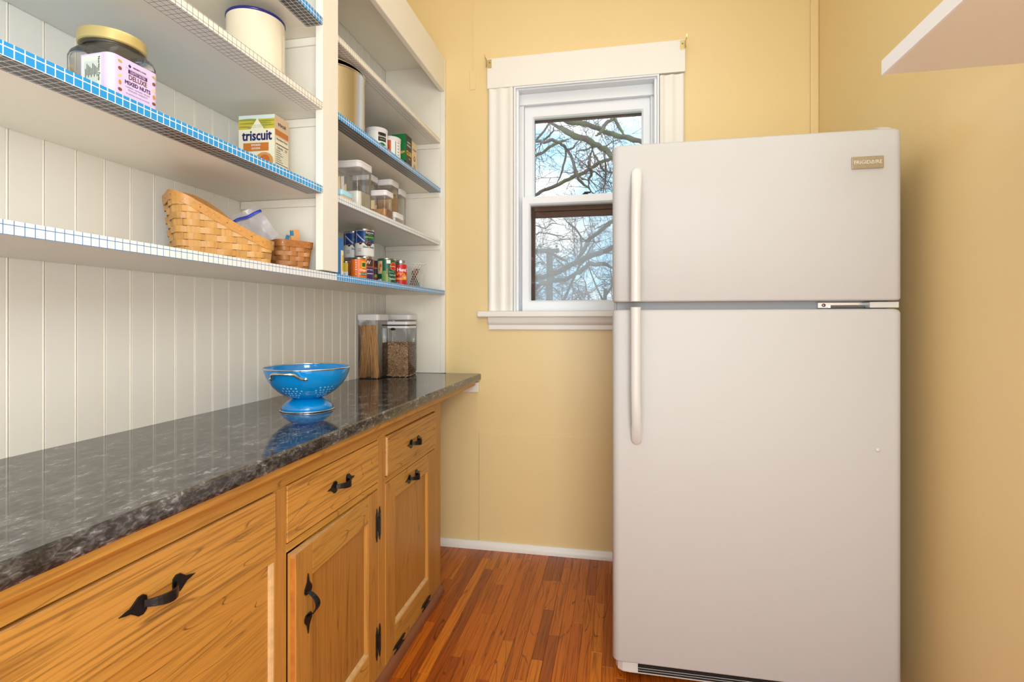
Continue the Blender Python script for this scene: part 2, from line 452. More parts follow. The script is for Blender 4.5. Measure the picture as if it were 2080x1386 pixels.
# lower wall boards of the back wall, with the crack left of the wide board
MB().box((-.652, YB-.006, .0), (XR-.04, YB, .557)).build('lower_board', M_wall, wall_back, bevel=.003)
MB().box((XL, YB-.004, .0), (-.6555, YB, .775)).build('corner_board', M_wall, wall_back, bevel=.0015)
MB().box((-.735, YB-.02, .752), (-.649, YB-.004, .80)).build('counter_cleat', M_white, wall_back, bevel=.002)
MB().box((.813, YB-.012, .0), (XR, YB, ZC)).build('corner_strip', M_wall, wall_back, bevel=.004)
MB().box((-.697, YB-.003, 2.215), (-.668, YB, 2.31)).build('cover_plate', M_wall, wall_back, bevel=.0015)
MB().box((-.684, YB-.0025, 2.31), (-.679, YB, ZC)).build('cable_channel', M_wall, wall_back, bevel=.001)
q = [(0, 0), (0, .036), (-.006, .036), (-.016, .026), (-.020, .014), (-.020, 0)]
struct(MB().prism([(YB-.006+a, z) for a, z in q], -.86, XR-.03, 'X').build('baseboard_back', M_trim, auto=30))
struct(MB().box((XR-.012, YF, 0), (XR, .9, .09)).build('baseboard_right', M_trim, bevel=.004))

# ------------------------------------------------------------------ window
win = thing('window_1', 'white double-hung sash window with wide painted casing, half hidden by the refrigerator', 'window', ((WX0+WX1)/2, YB, WZ0))
win['kind'] = 'structure'
CF = YB-.024   # casing face
def casing_prof(x0, x1, flip=False):
    w = x1-x0
    P = [(0, 0), (0, .016), (.006, .021), (.012, .023), (.022, .020), (.034, .0165), (.046, .0175), (.056, .021), (.066, .0235), (.078, .0195), (.092, .0165), (.103, .019), (.111, .0235), (.119, .023), (.124, .018), (w, 0)]
    s = w/.128
    P = [(min(a*s, w), d) for a, d in P]
    if flip: return [(x1-a, YB-d) for a, d in P][::-1]
    return [(x0+a, YB-d) for a, d in P]
MB().prism(casing_prof(-.602, -.476), 1.142, 2.206, 'Z').build('side_casing', M_trim, win, auto=50)
MB().prism(casing_prof(.187, .297, True), 1.142, 2.196, 'Z').build('side_casing', M_trim, win, auto=50)
MB().box((-.606, YB-.026, 2.203), (.300, YB, 2.346)).build('head_casing', M_trim, win, bevel=.003)
MB().box((-.650, YB-.045, 1.113), (.345, YB+.05, 1.141)).build('window_stool', M_trim, win, bevel=.006, seg=3)
ap = [(YB, 1.052), (YB-.010, 1.052), (YB-.013, 1.056), (YB-.014, 1.076), (YB-.020, 1.080), (YB-.026, 1.092), (YB-.030, 1.113), (YB, 1.113)]
MB().prism(ap, -.600, .296, 'X').build('apron', M_trim, win, auto=30)
# jambs with stop beads
J1 = YB+.17
MB().box((WX0-.004, YB-.02, WZ0), (WX0+.004, J1, WZ1)).build('jamb', M_sash, win, bevel=.001)
MB().box((WX1-.004, YB-.02, WZ0), (WX1+.004, J1, WZ1)).build('jamb', M_sash, win, bevel=.001)
MB().box((WX0+.004, YB-.02, WZ1-.008), (WX1-.004, J1, WZ1)).build('head_jamb', M_sash, win, bevel=.001)
MB().box((WX0+.004, YB+.02, WZ0), (WX1-.004, J1+.02, WZ0+.012)).build('outer_sill', M_sash, win, bevel=.002)
for x, s in ((WX0+.004, 1), (WX1-.004, -1)):
    MB().box((x, YB-.004, WZ0+.023), (x+s*.012, YB+.028, WZ1-.0125)).build('stop_bead', M_sash, win, bevel=.003)
    MB().box((x, YB+.071, WZ0+.023), (x+s*.0245, YB+.079, WZ1-.0078)).build('parting_bead', M_sash, win, bevel=.001)
MB().box((WX0+.004, YB+.056, WZ1-.060), (WX1-.004, YB+.0795, WZ1-.0078)).build('parting_bead', M_sash, win, bevel=.002)
MB().box((WX0+.004, YB+.084, WZ1-.062), (WX1-.004, J1, WZ1-.0078)).build('blind_stop', M_sash, win, bevel=.001)
MB().box((WX0+.004, YB-.004, WZ1-.0125), (WX1-.004, YB+.030, WZ1-.0078)).build('stop_bead', M_sash, win, bevel=.001)
def sash(name, x0, x1, z0, z1, gx0, gx1, gz0, gz1, ya, yb):
    f = MB()
    # outline ring with a bevelled inner edge towards the room
    def ring(y): return [(x0, y, z0), (x1, y, z0), (x1, y, z1), (x0, y, z1)]
    b = .007
    A = [(x0, ya, z0), (x1, ya, z0), (x1, ya, z1), (x0, ya, z1)]
    Bq = [(gx0-b, ya, gz0-b), (gx1+b, ya, gz0-b), (gx1+b, ya, gz1+b), (gx0-b, ya, gz1+b)]
    Cq = [(gx0, ya+.010, gz0), (gx1, ya+.010, gz0), (gx1, ya+.010, gz1), (gx0, ya+.010, gz1)]
    Dq = [(gx0, yb, gz0), (gx1, yb, gz0), (gx1, yb, gz1), (gx0, yb, gz1)]
    Eq = [(x0, yb, z0), (x1, yb, z0), (x1, yb, z1), (x0, yb, z1)]
    vs = A+Bq+Cq+Dq+Eq; fs = []
    for r in range(5):
        r2 = (r+1) % 5
        for i in range(4):
            j = (i+1) % 4; fs.append((r*4+i, r*4+j, r2*4+j, r2*4+i))
    f.add(vs, fs)
    o = f.build(name, M_sash, win, bevel=.0012, seg=1)
    MB().box((gx0-.004, ya+.016, gz0-.004), (gx1+.004, ya+.019, gz1+.004)).build('window_pane', M_pane, o)
    return o
lo = sash('lower_sash', -.446, .158, 1.142, 1.692, -.407, .118, 1.193, 1.652, YB+.034, YB+.069)
up = sash('upper_sash', -.443, .155, 1.660, 2.142, -.396, .117, 1.692, 2.087, YB+.081, YB+.114)
MB(Mt((-.145, YB+.052, 1.692))).lathe([(0, .010), (.010, .010), (.014, .006), (.015, 0), (0, 0)], 14).box((-.004, -.004, .008), (.026, .004, .016)).build('sash_lock', M_iron, lo, auto=40)
# brown storm frame outside
st = MB(); ys0, ys1 = YB+.150, YB+.172
st.box((WX0, ys0, WZ0), (-.401, ys1, WZ1)); st.box((.119, ys0, WZ0), (WX1, ys1, WZ1))
st.box((-.401, ys0, 2.093), (.119, ys1, WZ1)); st.box((-.401, ys0, 1.613), (.119, ys1, 1.66)); st.box((-.401, ys0, WZ0), (.119, ys1, 1.186))
st.box((-.402, ys0-.022, 1.640), (.120, ys0, 1.668))
st.build('storm_frame', M_storm, win, bevel=.001, seg=1)
MB().box((-.401, ys0+.010, 1.186), (.119, ys0+.0105, 1.613)).build('insect_screen', M_screen, win)
for n_, x, dx in (('left', -.592, 1), ('right', .287, -1)):
    t = thing('curtain_bracket', 'small brass curtain rod bracket on the %s end of the window head casing' % n_, 'bracket', (x, YB-.026, 2.318), group='brass curtain brackets')
    mb = MB()
    mb.box((x-.009, YB-.0285, 2.300), (x+.009, YB-.026, 2.340)).box((x-.013*dx-.0015, YB-.050, 2.304), (x-.013*dx+.0015, YB-.026, 2.336))
    mb.build('bracket_plate', M_brass, t, bevel=.0006)
    MB().prism([(YB-.050, 2.330), (YB-.072, 2.330), (YB-.076, 2.342), (YB-.072, 2.342), (YB-.068, 2.335), (YB-.050, 2.336)], x-.013*dx-.0015, x-.013*dx+.0015, 'X').build('rod_hook', M_brass, t)
    MB(Mt((x, YB-.0285, 2.325), rx=PI/2)).lathe([(0, .0016), (.0028, .0010), (.0034, 0), (0, 0)], 10).build('screw', M_screw, t)

# ------------------------------------------------------------------ base cabinet
XF = -.70
cab = thing('base_cabinet', 'honey oak base cabinet with black iron handles under the dark countertop', 'cabinet', (-.9, 1.0, 0))
CY0, CY1 = -.62, 2.02
ff = -.722
MB().box((XL+.004, CY0, .0), (ff, CY0+.018, .8075)).box((XL+.004, CY1-.018, .0), (ff, CY1, .8075)).box((XL+.004, CY0+.018, .0), (XL+.012, CY1-.018, .8075)).box((XL+.012, CY0+.018, .06), (ff, CY1-.018, .075)).box((XL+.012, 1.0, .075), (ff, 1.018, .8)).box((XL+.012, 1.48, .075), (ff, 1.498, .8)).build('carcass', M_oakV, cab)
# face frame members
def member(n, y0, y1, z0, z1, mat, dx=0.0): return MB().box((ff, y0, z0), (XF+dx, y1, z1)).build(n, mat, cab, bevel=.0015)
zt, zm0, zm1, zb = .742, .595, .6125, .03
member('top_rail', CY0, 1.95, zt, .8075, M_oakH)
member('bottom_rail', CY0, 1.95, 0, zb-.002, M_oakH)
for a, b in ((CY0, -.10), (.36, .40), (.9705, 1.0115), (1.4555, 1.5035)): member('stile', a, b, zb-.002, zt, M_oakV)
member('stile', 1.951, CY1, 0, .8075, M_oakV)
for a, b in ((-.10, .36), (.40, .9705), (1.0115, 1.4555), (1.5035, 1.951)): member('middle_rail', a, b, zm0, zm1, M_oakH)
tr = [(XF, .770), (XF+.012, .770), (XF+.020, .776), (XF+.034, .783), (XF+.040, .790), (XF+.040, .8075), (XF, .8075)]
MB().prism(tr, CY0, CY1+.03, 'Y').build('cornice_moulding', M_oakH, cab, auto=25)
MB().box((XF-.02, CY1+.03, .785), (XF+.036, YB-.022, .8075)).build('counter_support_rail', M_oakH, cab, bevel=.002)
sh = [(XF, 0), (XF+.020, 0), (XF+.020, .008), (XF+.017, .018), (XF+.010, .025), (XF, .028)]
MB().prism(sh, CY0, CY1-.008, 'Y').build('shoe_moulding', M_shoe, cab, auto=30)

def spade(L=.036, w=.030):
    # heart-shaped end plate drawn to a point (tip at +x)
    P = [(-.010, 0), (-.009, .35*w), (-.003, .5*w), (.005, .47*w), (.012, .28*w), (.018, .13*w), (.025, .09*w), (L-.003, .012*w), (L, 0)]
    return P+[(x, -y) for x, y in P[-2:0:-1]]
def pull(parent, M, L):
    """black hammered handle; local x along, y across, z out of the face"""
    mb = MB(M); h = L/2; r = h-.036
    for s in (1, -1):
        T = Matrix.Diagonal((s, 1, 1, 1)) @ Matrix.Translation((r, 0, 0))
        mb.prism(spade(), 0.0003, .0032, 'Z', M=T)
    # bowed grip
    n = 12; vs = []; fs = []
    for i in range(n+1):
        t = i/n; x = -(r-.004)+2*(r-.004)*t; z = .0030+.024*math.sin(PI*t)**0.75; w = .0052+.0032*math.sin(PI*t)
        vs += [(x, -w, z), (x, w, z), (x, w, z-.0034), (x, -w, z-.0034)]
    for i in range(n):
        for k in range(4):
            fs.append((i*4+k, i*4+(k+1) % 4, (i+1)*4+(k+1) % 4, (i+1)*4+k))
    fs += [(0, 1, 2, 3), tuple(n*4+k for k in (3, 2, 1, 0))]
    mb.add(vs, fs)
    o = mb.build('handle', M_iron, parent, bevel=.0008, seg=1)
    return o
def on_face(y, z, X=XF, rot=0.0, extra=None):
    # local x -> +Y, local y -> +Z, local z -> +X, spun by rot about the face normal
    B = Matrix(((0, 0, 1, X), (1, 0, 0, y), (0, 1, 0, z), (0, 0, 0, 1)))
    T = B @ Matrix.Rotation(rot, 4, 'Z')
    return extra @ T if extra is not None else T
def hinge(parent, M):
    """H hinge: two leaves with pointed ends around a knuckle; long axis is local y"""
    mb = MB(M)
    for s, sh_ in ((-1, 0.0), (1, .004)):
        P = [(0, -.050), (.0022, -.044), (.0032, -.040), (.0060, -.034), (.0060, .034), (.0032, .040), (.0022, .044), (0, .050), (-.0022, .044), (-.0032, .040), (-.0060, .034), (-.0060, -.034), (-.0032, -.040), (-.0022, -.044)]
        mb.prism([(x+s*.0105, y) for x, y in P], .0002, .0026, 'Z')
    mb.box((-.0060, -.020, .0002), (.0060, .020, .0026))
    mb.tube([(0, -.021, .003), (0, .021, .003)], .0035, 8)
    for s in (-1, 1):
        for yy in (-.034, -.012, .012, .034): mb.lathe([(0, .0040), (.0020, .0034), (.0026, .0024)], 8, M=Matrix.Translation((s*.0105, yy, 0)))
    return mb.build('hinge', M_iron, parent)
def drawer(y0, y1, z0, z1, proud, yh=None, zh=None, lip=.0):
    d = MB().box((ff-.01, y0+.0015, z0+.0015), (XF+proud, y1-.0015, z1-.0015)).build('drawer', M_oakHd, cab, bevel=.0035 if proud > .004 else .0018, seg=3)
    if proud > .004:
        MB().box((XF+proud-.0035, y0+.004, z1-.0016), (XF+proud-.0008, y1-.004, z1-.0011)).build('worn_edge', M_worn, d)
        if proud > .007: MB().box((XF+.001, y0+.0011, z0+.006), (XF+proud-.001, y0+.0016, z1-.006)).build('worn_edge', M_worn, d)
    pull(d, on_face((y0+y1)/2 if yh is None else yh, zh or (z0+z1)/2, XF+proud), .138); return d
drawer(-.10, .36, .6135, .741, .002)
drawer(.40, .9705, .6135, .741, .006, .685, .676)
drawer(1.0115, 1.4555, .6135, .741, .001, 1.2385, .677)
drawer(1.5035, 1.951, .6135, .741, .008, 1.722, .674)
# lower left: wide fixed panel with a worn bead at its right edge
for a, b in ((-.10, .36), (.40, .9705)):
    fp = MB().box((ff-.004, a+.001, zb-.001), (XF-.009, b-.001, zm0-.001)).build('fixed_panel', oak('oak_wide_panel', 'Y', lin(196, 138, 60), lin(90, 60, 26), contours=40, contrast=1.3, fine=0.7) if a > 0 else M_oakVp, cab)
    MB().prism([(XF-.009, b-.009), (XF-.009, b-.001), (XF-.001, b-.001), (XF-.004, b-.006)], zb, zm0-.001, 'Z').build('worn_bead', M_worn, fp)
def frame_door(y0, y1, z0, z1, xf, sw, T=None, top=.075, bot=.105, hand=None, hinges=(), name='door'):
    """framed door with a recessed panel; T swings the whole leaf"""
    Tm = T or Matrix()
    th = .021; xb = xf-th
    d = MB(Tm).box((xb+.004, y0+.001, z0+.001), (xf-.010, y1-.001, z1-.001)).build(name, M_oakVp, cab)
    for ya_, yb_ in ((y0, y0+sw), (y1-sw, y1)): MB(Tm).box((xb, ya_, z0), (xf, yb_, z1)).build('stile', M_oakV, d, bevel=.0022, seg=2)
    MB(Tm).box((xb, y0+sw, z1-top), (xf-.0004, y1-sw, z1)).build('rail', M_oakH, d, bevel=.001)
    MB(Tm).box((xb, y0+sw, z0), (xf-.0004, y1-sw, z0+bot)).build('rail', M_oakH, d, bevel=.001)
    pa, pb, pz0, pz1 = y0+sw, y1-sw, z0+bot, z1-top
    # sloping bead around the panel, bare wood along the bottom and the right
    for nm, mat, poly in (('bottom_bead', M_worn, None), ('side_bead', M_oakV, None)):
        b = MB(Tm)
        if nm == 'bottom_bead': b.prism([(xf-.010, pz0), (xf-.001, pz0), (xf-.002, pz0+.004), (xf-.010, pz0+.012)], pa, pb, 'Y')
        else: b.prism([(xf-.010, pb), (xf-.001, pb), (xf-.002, pb-.003), (xf-.010, pb-.009)], pz0+.010, pz1, 'Z')
        b.build(nm, mat, d)
    if hand:
        yy, zz, rot = hand
        pull(d, on_face(yy, zz, xf, rot, Tm), .136)
    for yy, zz, rot in hinges: hinge(d, on_face(yy, zz, xf+.0002, rot, Tm))
    return d
# ajar door hung on its right side
hy = 1.4535
TT = Matrix.Translation((XF, hy, 0)) @ Matrix.Rotation(math.radians(2.6), 4, 'Z') @ Matrix.Translation((-XF, -hy, 0))
frame_door(1.0135, 1.4535, zb, zm0-.003, XF+.001, .069, TT, hand=(1.060, .462, PI/2), hinges=((1.4505, .489, 0), (1.4505, .137, 0)))
ld = [o for o in COL.objects if o.name == 'door'][0]
MB(TT).prism([(1.0137, XF+.0012), (1.38, XF+.0012), (1.20, XF-.006), (1.09, XF-.012), (1.0137, XF-.019)], zm0-.0030, zm0-.0027, 'Z', M=Matrix(((0, 1, 0, 0), (1, 0, 0, 0), (0, 0, 1, 0), (0, 0, 0, 1)))).build('worn_edge', M_worn, ld)
MB(TT).box((XF-.012, 1.0132, zb+.02), (XF-.0015, 1.0136, zm0-.012)).build('worn_edge', plain('rubbed_oak_edge', lin(186, 112, 40), 0.5, var=.2, vs=40), ld)
frame_door(1.5050, 1.9495, zb+.001, zm0-.002, XF+.001, .072, None, top=.066, bot=.084, hand=(1.722, .552, 0), hinges=((1.606, .035, PI/2), (1.852, .035, PI/2)), name='bin_door')
frame_door(-.098, .358, zb, zm0-.003, XF+.001, .069)

# ------------------------------------------------------------------ countertop
ctop = MB()
P = [(XL, .808), (-.650, .808), (-.645, .8095), (-.6425, .814), (-.642, .8195), (-.642, .832), (-.6435, .837), (-.648, .840), (XL, .840)]
ctop.prism(P, CY0-.03, YB, 'Y')
tag(ctop.build('countertop', M_lam, auto=25), 'glossy dark grey stone-pattern laminate countertop on the oak cabinet', 'countertop')

# ------------------------------------------------------------------ shelf unit
XS = -.818
unit = thing('shelf_unit', 'tall white painted wall shelves with gridded paper edging above the countertop', 'shelves', (-.97, .9, 1.22))
Y0 = -.62
MB().box((XL+.001, 1.405, 1.242), (-.840, 1.427, 2.335)).build('partition', M_white, unit, bevel=.001)
MB().box((-.840, 1.347, 1.242), (XS, 1.432, 2.37)).build('stile', M_white, unit, bevel=.0015)
MB().box((XL+.001, 2.420, .841), (-.840, YB-.0005, 2.335)).build('end_panel', M_white, unit, bevel=.0008)
MB().box((-.840, 2.4195, .841), (XS, YB-.0005, 2.37)).build('end_strip', M_white, unit, bevel=.002)
MB().box((XL+.001, Y0, 1.242), (-.840, Y0+.022, 2.335)).build('end_panel', M_white, unit)
MB().box((-.840, 1.432, 2.208), (XS, 2.4195, 2.37)).build('header_board', M_white, unit, bevel=.003)
MB().box((-.840, Y0, 2.208), (XS, 1.347, 2.37)).build('header_board', M_white, unit, bevel=.003)
MB().box((XL+.001, Y0, 2.335), (-.840, YB-.001, 2.352)).build('top_panel', M_white, unit)
TH = .019
def shelf(y0, y1, z, xf, paper, under, cover=None, sag=0.0, notch=None):
    """one board with its paper edging (sub-part) and wall cleats; sag bends it a little between its ends"""
    ny = 24 if sag else 1
    def dz(y): return -sag*(1-((2*(y-y0)/(y1-y0))-1)**2) if sag else 0
    def slab(xa, xb, za, zb_, ya=y0, yb=y1):
        mb = MB(); n = ny
        vs = []; fs = []
        for i in range(n+1):
            y = ya+(yb-ya)*i/n; d = dz(y)
            vs += [(xa, y, z+za+d), (xb, y, z+za+d), (xb, y, z+zb_+d), (xa, y, z+zb_+d)]
        for i in range(n):
            for k in range(4): fs.append((i*4+k, i*4+(k+1) % 4, i*4+4+(k+1) % 4, i*4+4+k))
        fs += [(0, 1, 2, 3), (n*4+3, n*4+2, n*4+1, n*4)]
        return mb.add(vs, fs)
    s = slab(XL+.0005, xf, -TH, 0)
    if notch:
        for q in notch: s.box(*q)
    o = s.build('shelf', M_white, unit, bevel=.0012 if not sag else 0, seg=1)
    for ya, yb, mat, uw, topx in paper:
        p = MB(); t = .0006
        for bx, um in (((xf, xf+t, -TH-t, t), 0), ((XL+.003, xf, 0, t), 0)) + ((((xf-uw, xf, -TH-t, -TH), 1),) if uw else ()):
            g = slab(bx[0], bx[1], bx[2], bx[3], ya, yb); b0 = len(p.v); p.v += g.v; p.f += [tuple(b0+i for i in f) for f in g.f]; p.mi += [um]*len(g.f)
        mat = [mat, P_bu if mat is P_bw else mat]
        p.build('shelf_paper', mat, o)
    return o
def cleat(o, y0, y1, z, xf): MB().box((XL+.002, y0, z-TH-.024), (xf-.0015, y1, z-TH-.0006)).build('cleat', M_white, o, bevel=.0012)
o = shelf(Y0, 2.4190, 1.242, XS, [(Y0, 1.425, P_wb, 0, 0), (1.4255, 2.4190, P_bw, .012, 0)], 0, sag=.006)
for z, pm, uw in ((1.4795, P_bw, .050), (1.717, P_wk, .048), (1.957, P_bw, .050)):
    o = shelf(Y0+.022, 1.3465, z, XS, [(Y0+.022, 1.3465, pm, uw, 0)], uw, notch=[((XL+.0005, 1.3465, z-TH), (-.8405, 1.4045, z))])
    cleat(o, 1.398, 1.4048, z, -.84)
for z, pm, uw in ((1.483, P_wb, .014), (1.739, P_bw, .050), (1.976, P_wk, .046)):
    o = shelf(1.4275, 2.4195, z, -.840, [(1.4275, 2.4195, pm, uw, 0)], uw)
    cleat(o, 2.412, 2.4198, z, -.84)

# ------------------------------------------------------------------ wall shelf, right
ws = thing('wall_shelf', 'plain white shelf board fixed high on the right wall above the refrigerator front', 'shelf', (.69, .3, 1.60))
MB().box((.541, -.55, 1.605), (XR, 1.205, 1.634)).build('board', M_white, ws, bevel=.001)
MB().box((.536, -.55, 1.6045), (.541, 1.205, 1.6345)).build('edge_strip', plain('bright_white_edge', lin(244, 244, 246), 0.35), ws)

# ------------------------------------------------------------------ refrigerator
fr = thing('refrigerator', 'white top-freezer refrigerator with two doors standing at the right of the window', 'refrigerator', (.378, 2.0, 0))
FX0, FX1, FY = -.0115, .7685, 1.605
MB().box((FX0+.004, FY+.068, .035), (FX1-.004, 2.385, 1.612)).build('cabinet_body', M_fridge, fr, bevel=.006, seg=3)
MB().box((FX0+.012, FY+.058, .10), (FX1-.012, FY+.068, 1.600)).build('door_gasket', M_gask, fr, bevel=.002)
def fdoor(name, z0, z1, rt=True):
    # door slab with rolled vertical edges and softly rounded front
    R = .022; prof = []
    for i in range(7):
        a = PI/2*i/6; prof.append((FX0+R-R*math.cos(a), FY+R-R*math.sin(a)))
    for i in range(1, 6): 
        t = i/6; prof.append((FX0+R+(FX1-FX0-2*R)*t, FY-.0015*math.sin(PI*t)))
    for i in range(7):
        a = PI/2*(1-i/6); prof.append((FX1-R+R*math.cos(a), FY+R-R*math.sin(a)))
    prof += [(FX1, FY+.058), (FX0, FY+.058)]
    mb = MB()
    # the top edge rolls over in a small radius
    n = len(prof); cx, cy = (FX0+FX1)/2, FY+.03
    lv = [(z0, .006), (z0+.002, .002), (z0+.006, 0), (z1-.012, 0), (z1-.005, .0025), (z1-.001, .007), (z1, .012)]
    vs = []; fs = []
    for z, ins in lv:
        for x, y in prof:
            vs.append((x+(ins if x < cx else -ins)*min(1, abs(x-cx)/.36), y+(ins if y < FY+.05 else 0), z))
    for r in range(len(lv)-1):
        for i in range(n): fs.append((r*n+i, r*n+(i+1) % n, (r+1)*n+(i+1) % n, (r+1)*n+i))
    fs += [tuple(range(n))[::-1], tuple((len(lv)-1)*n+i for i in range(n))]
    mb.add(vs, fs)
    return mb.build(name, M_fridge, fr, auto=40)
fz = fdoor('freezer_door', 1.1535, 1.628); ff_ = fdoor('fresh_food_door', .068, 1.131)
def fhandle(door, z_flush, z_end, up):
    """broad white grip: flush at one door edge, curving back into the face at the other end"""
    xa, xb = .041, .070; vs = []; fs = []
    TS = [.962*i/24 for i in range(25)]+[.962+.038*math.sin(PI/2*k/8) for k in range(1, 9)]; n = len(TS)-1
    L = z_end-z_flush
    sec = [(-.5, 0), (-.5, .62), (-.36, .88), (-.12, 1), (.12, 1), (.36, .88), (.5, .62), (.5, 0)]
    m_ = len(sec)
    for i in range(n+1):
        t = TS[i]; z = z_flush+L*t
        e = max(0, (t-.62)/.38)
        out = .044*(1-e**2.6)+.004*(e**2.6); thick = .018 if t < .7 else .018-.010*((t-.7)/.3)
        wd = 1.0 if t < .962 else math.sqrt(max(.0, 1-((t-.962)/.038)**2))*.96+.04
        xm = (xa+xb)/2+.004*e
        for u, d in sec:
            yy = FY-.001-(out-thick if d == 0 else out-thick+thick*d)
            yy = min(yy, FY+.004) if e < .9 else min(yy, FY+.006)
            if d == 0 and (t < .08 or e > .55): yy = FY+.002
            vs.append((xm+u*(xb-xa)*wd, yy, z))
    for i in range(n):
        for k in range(m_): fs.append((i*m_+k, i*m_+(k+1) % m_, (i+1)*m_+(k+1) % m_, (i+1)*m_+k))
    fs += [tuple(range(m_)), tuple(n*m_+k for k in range(m_))[::-1]]
    return MB().add(vs, fs).build('handle', M_fplast, door, auto=50)
fhandle(fz, 1.154, 1.555, True); fhandle(ff_, 1.137, .727, False)
bd = MB().box((.639, FY-.005, 1.517), (.718, FY+.004, 1.551)).build('badge', [M_badge], fz, bevel=.0015)
tx = MB(); flat_text(tx, 'FRIGID\u0394IRE', .0135, (.6785, FY-.0056, 1.534), (1, 0, 0), (0, 0, 1), sx=1.02, bold=.0002); tx.build('lettering', M_silver, bd, recalc=False)
MB(Mt((.705, FY-.0005, .742), rx=PI/2)).lathe([(0, .0030), (.004, .0026), (.0058, .0012), (.0062, 0)], 16).build('plug_button', M_fplast, ff_, smooth=True)
# middle hinge and top hinge cover
MB().box((.690, FY+.010, 1.1335), (.762, FY+.060, 1.1500)).build('hinge_block', M_fplast, fr, bevel=.002)
MB().tube([(.600, FY+.040, 1.138), (.690, FY+.040, 1.138)], .004, 10).box((.57, FY+.044, 1.1345), (.69, FY+.060, 1.149)).build('hinge_bar', M_chrome, fr)
MB(Mt((.585, FY+.043, 1.142), rx=PI/2)).lathe([(0, .003), (.004, .002), (.005, 0)], 12).build('screw', M_screw, fr)
cv = MB().prism([(0, 0), (.09, 0), (.09, .010), (.07, .016), (.028, .017), (.012, .010)], -.016, .016, 'Y', M=Mt((.735, FY+.020, 1.6285), rz=PI/2))
cv.build('hinge_cover', M_fplast, fr, bevel=.002)
# toe grille
g = MB(); g.prism([(FX0+.010+a, FY+.010+b) for a, b in ((0, .03), (.006, .012), (.02, .002), (.04, 0), (.72, 0), (.74, .002), (.754, .012), (.76, .03))]+[(FX0+.77, FY+.05), (FX0+.01, FY+.05)], .034, .0655, 'Z')
gr = g.build('toe_grille', M_fplast, fr, bevel=.003)
for z in (.043, .050, .057, .0625):
    MB().box((FX0+.075, FY+.0065, z-.0016), (FX1-.075, FY+.012, z+.0016)).build('grille_slot', M_dark, gr)
for x in (FX0+.06, FX1-.06):
    for y in (FY+.11, 2.32): MB(Mt((x, y, 0))).lathe([(0, 0), (.016, 0), (.016, .008), (.008, .012), (.008, .036), (0, .036)], 14).build('foot', M_iron, fr, auto=40)
# ================================================================== things on the shelves and the counter
Z1, Z2, Z3 = 1.2426, 1.4801, 1.7176          # left bay, top of the papered boards
R2, R3 = 1.4836, 1.7396                       # right bay
def Z1at(y): return 1.2426-.006*(1-((2*(y-Y0)/(2.419-Y0))-1)**2)

def col(name, r, g, b, rough=.4, **k): return plain(name, lin(r, g, b), rough, **k)
C_lav = col('lavender_label', 220, 196, 230); C_navy = col('navy_print', 30, 28, 92); C_plum = col('plum_print', 74, 36, 96)
C_black = col('black_print', 24, 22, 22); C_whitep = col('white_print', 242, 240, 234); C_cream = col('cream_card', 240, 232, 206)
C_tan = col('tan_card', 226, 196, 158); C_orange = col('orange_print', 206, 120, 40); C_green = col('green_print', 30, 122, 62)
C_lgreen = col('leaf_green_print', 122, 158, 84); C_yel = col('field_yellow_print', 208, 186, 62); C_olive = col('field_olive_print', 150, 152, 60)
C_red = col('red_print', 206, 30, 36); C_blue = col('blue_print', 18, 62, 138); C_brown = col('brown_print', 92, 52, 40)
C_org2 = col('orange_label', 232, 110, 30); C_purple = col('purple_label', 84, 52, 104); C_rust = col('rust_label', 190, 98, 44)
C_dgreen = col('dark_green_label', 20, 92, 60); C_yellow = col('yellow_label', 224, 186, 30); C_almond = col('almond_print', 206, 132, 60)
C_pist = col('pistachio_print', 176, 170, 72); C_hazel = col('hazelnut_print', 128, 78, 54); C_cashew = col('cashew_print', 232, 196, 130)
C_grey = col('grey_print', 150, 146, 138); C_bread = col('toast_print', 214, 152, 84); C_gold = col('gold_lid', 206, 186, 122, .3, metal=.4)
C_lblue = col('pale_blue_plastic', 176, 222, 240, .25); C_bag_blue = col('bright_blue_card', 24, 110, 180)
M_tin = plain('tin', lin(200, 196, 188), 0.25, 0.95)

# ---------------------------------------------------------------- mixed nut jar
jl = (-.9030, .7925, Z2)
jar = thing('nut_jar', 'square clear plastic jar with gold screw lid and lavender mixed nut label', 'jar', jl, math.radians(-2))
J = WM[jar] @ Matrix.Diagonal((.93, .845, .91, 1)); JL = WM[jar] @ Matrix.Diagonal((.97, .97, .91, 1))
mb = MB(J)
lv = [(.054, .054, .012, .0), (.056, .056, .014, .004), (.056, .056, .014, .098), (.054, .054, .018, .108), (.049, .049, .03, .117), (.046, .046, .044, .1205), (.046, .046, .0455, .128)]
vs = []; fs = []
for hx, hy, r, z in lv: vs += [(x, y, z) for x, y in rrect(hx, hy, r, 6)]
n = len(rrect(1, 1, .1, 6))
for i in range(len(lv)-1):
    for k in range(n): fs.append((i*n+k, i*n+(k+1) % n, (i+1)*n+(k+1) % n, (i+1)*n+k))
fs.append(tuple(range(n))[::-1])
body = mb.add(vs, fs).build('body', glassy('jar_plastic', (.93, .92, .90, 1), .06, 1.1, .12, (.8, .76, .7, 1)), jar, auto=50)
lp = [(0, .146), (.048, .146), (.0525, .144), (.0535, .140), (.0535, .124), (.0515, .122), (.047, .122)]
MB(JL).lathe(lp, 48).build('lid', C_gold, jar, auto=35)
MB(JL).lathe([(.0475, .1215), (.0475, .1170), (.046, .1165)], 40).build('neck_ring', col('dark_neck', 60, 52, 46), jar, smooth=True)
lab = MB(J)
rr = rrect(.0565, .0565, .0145, 6)
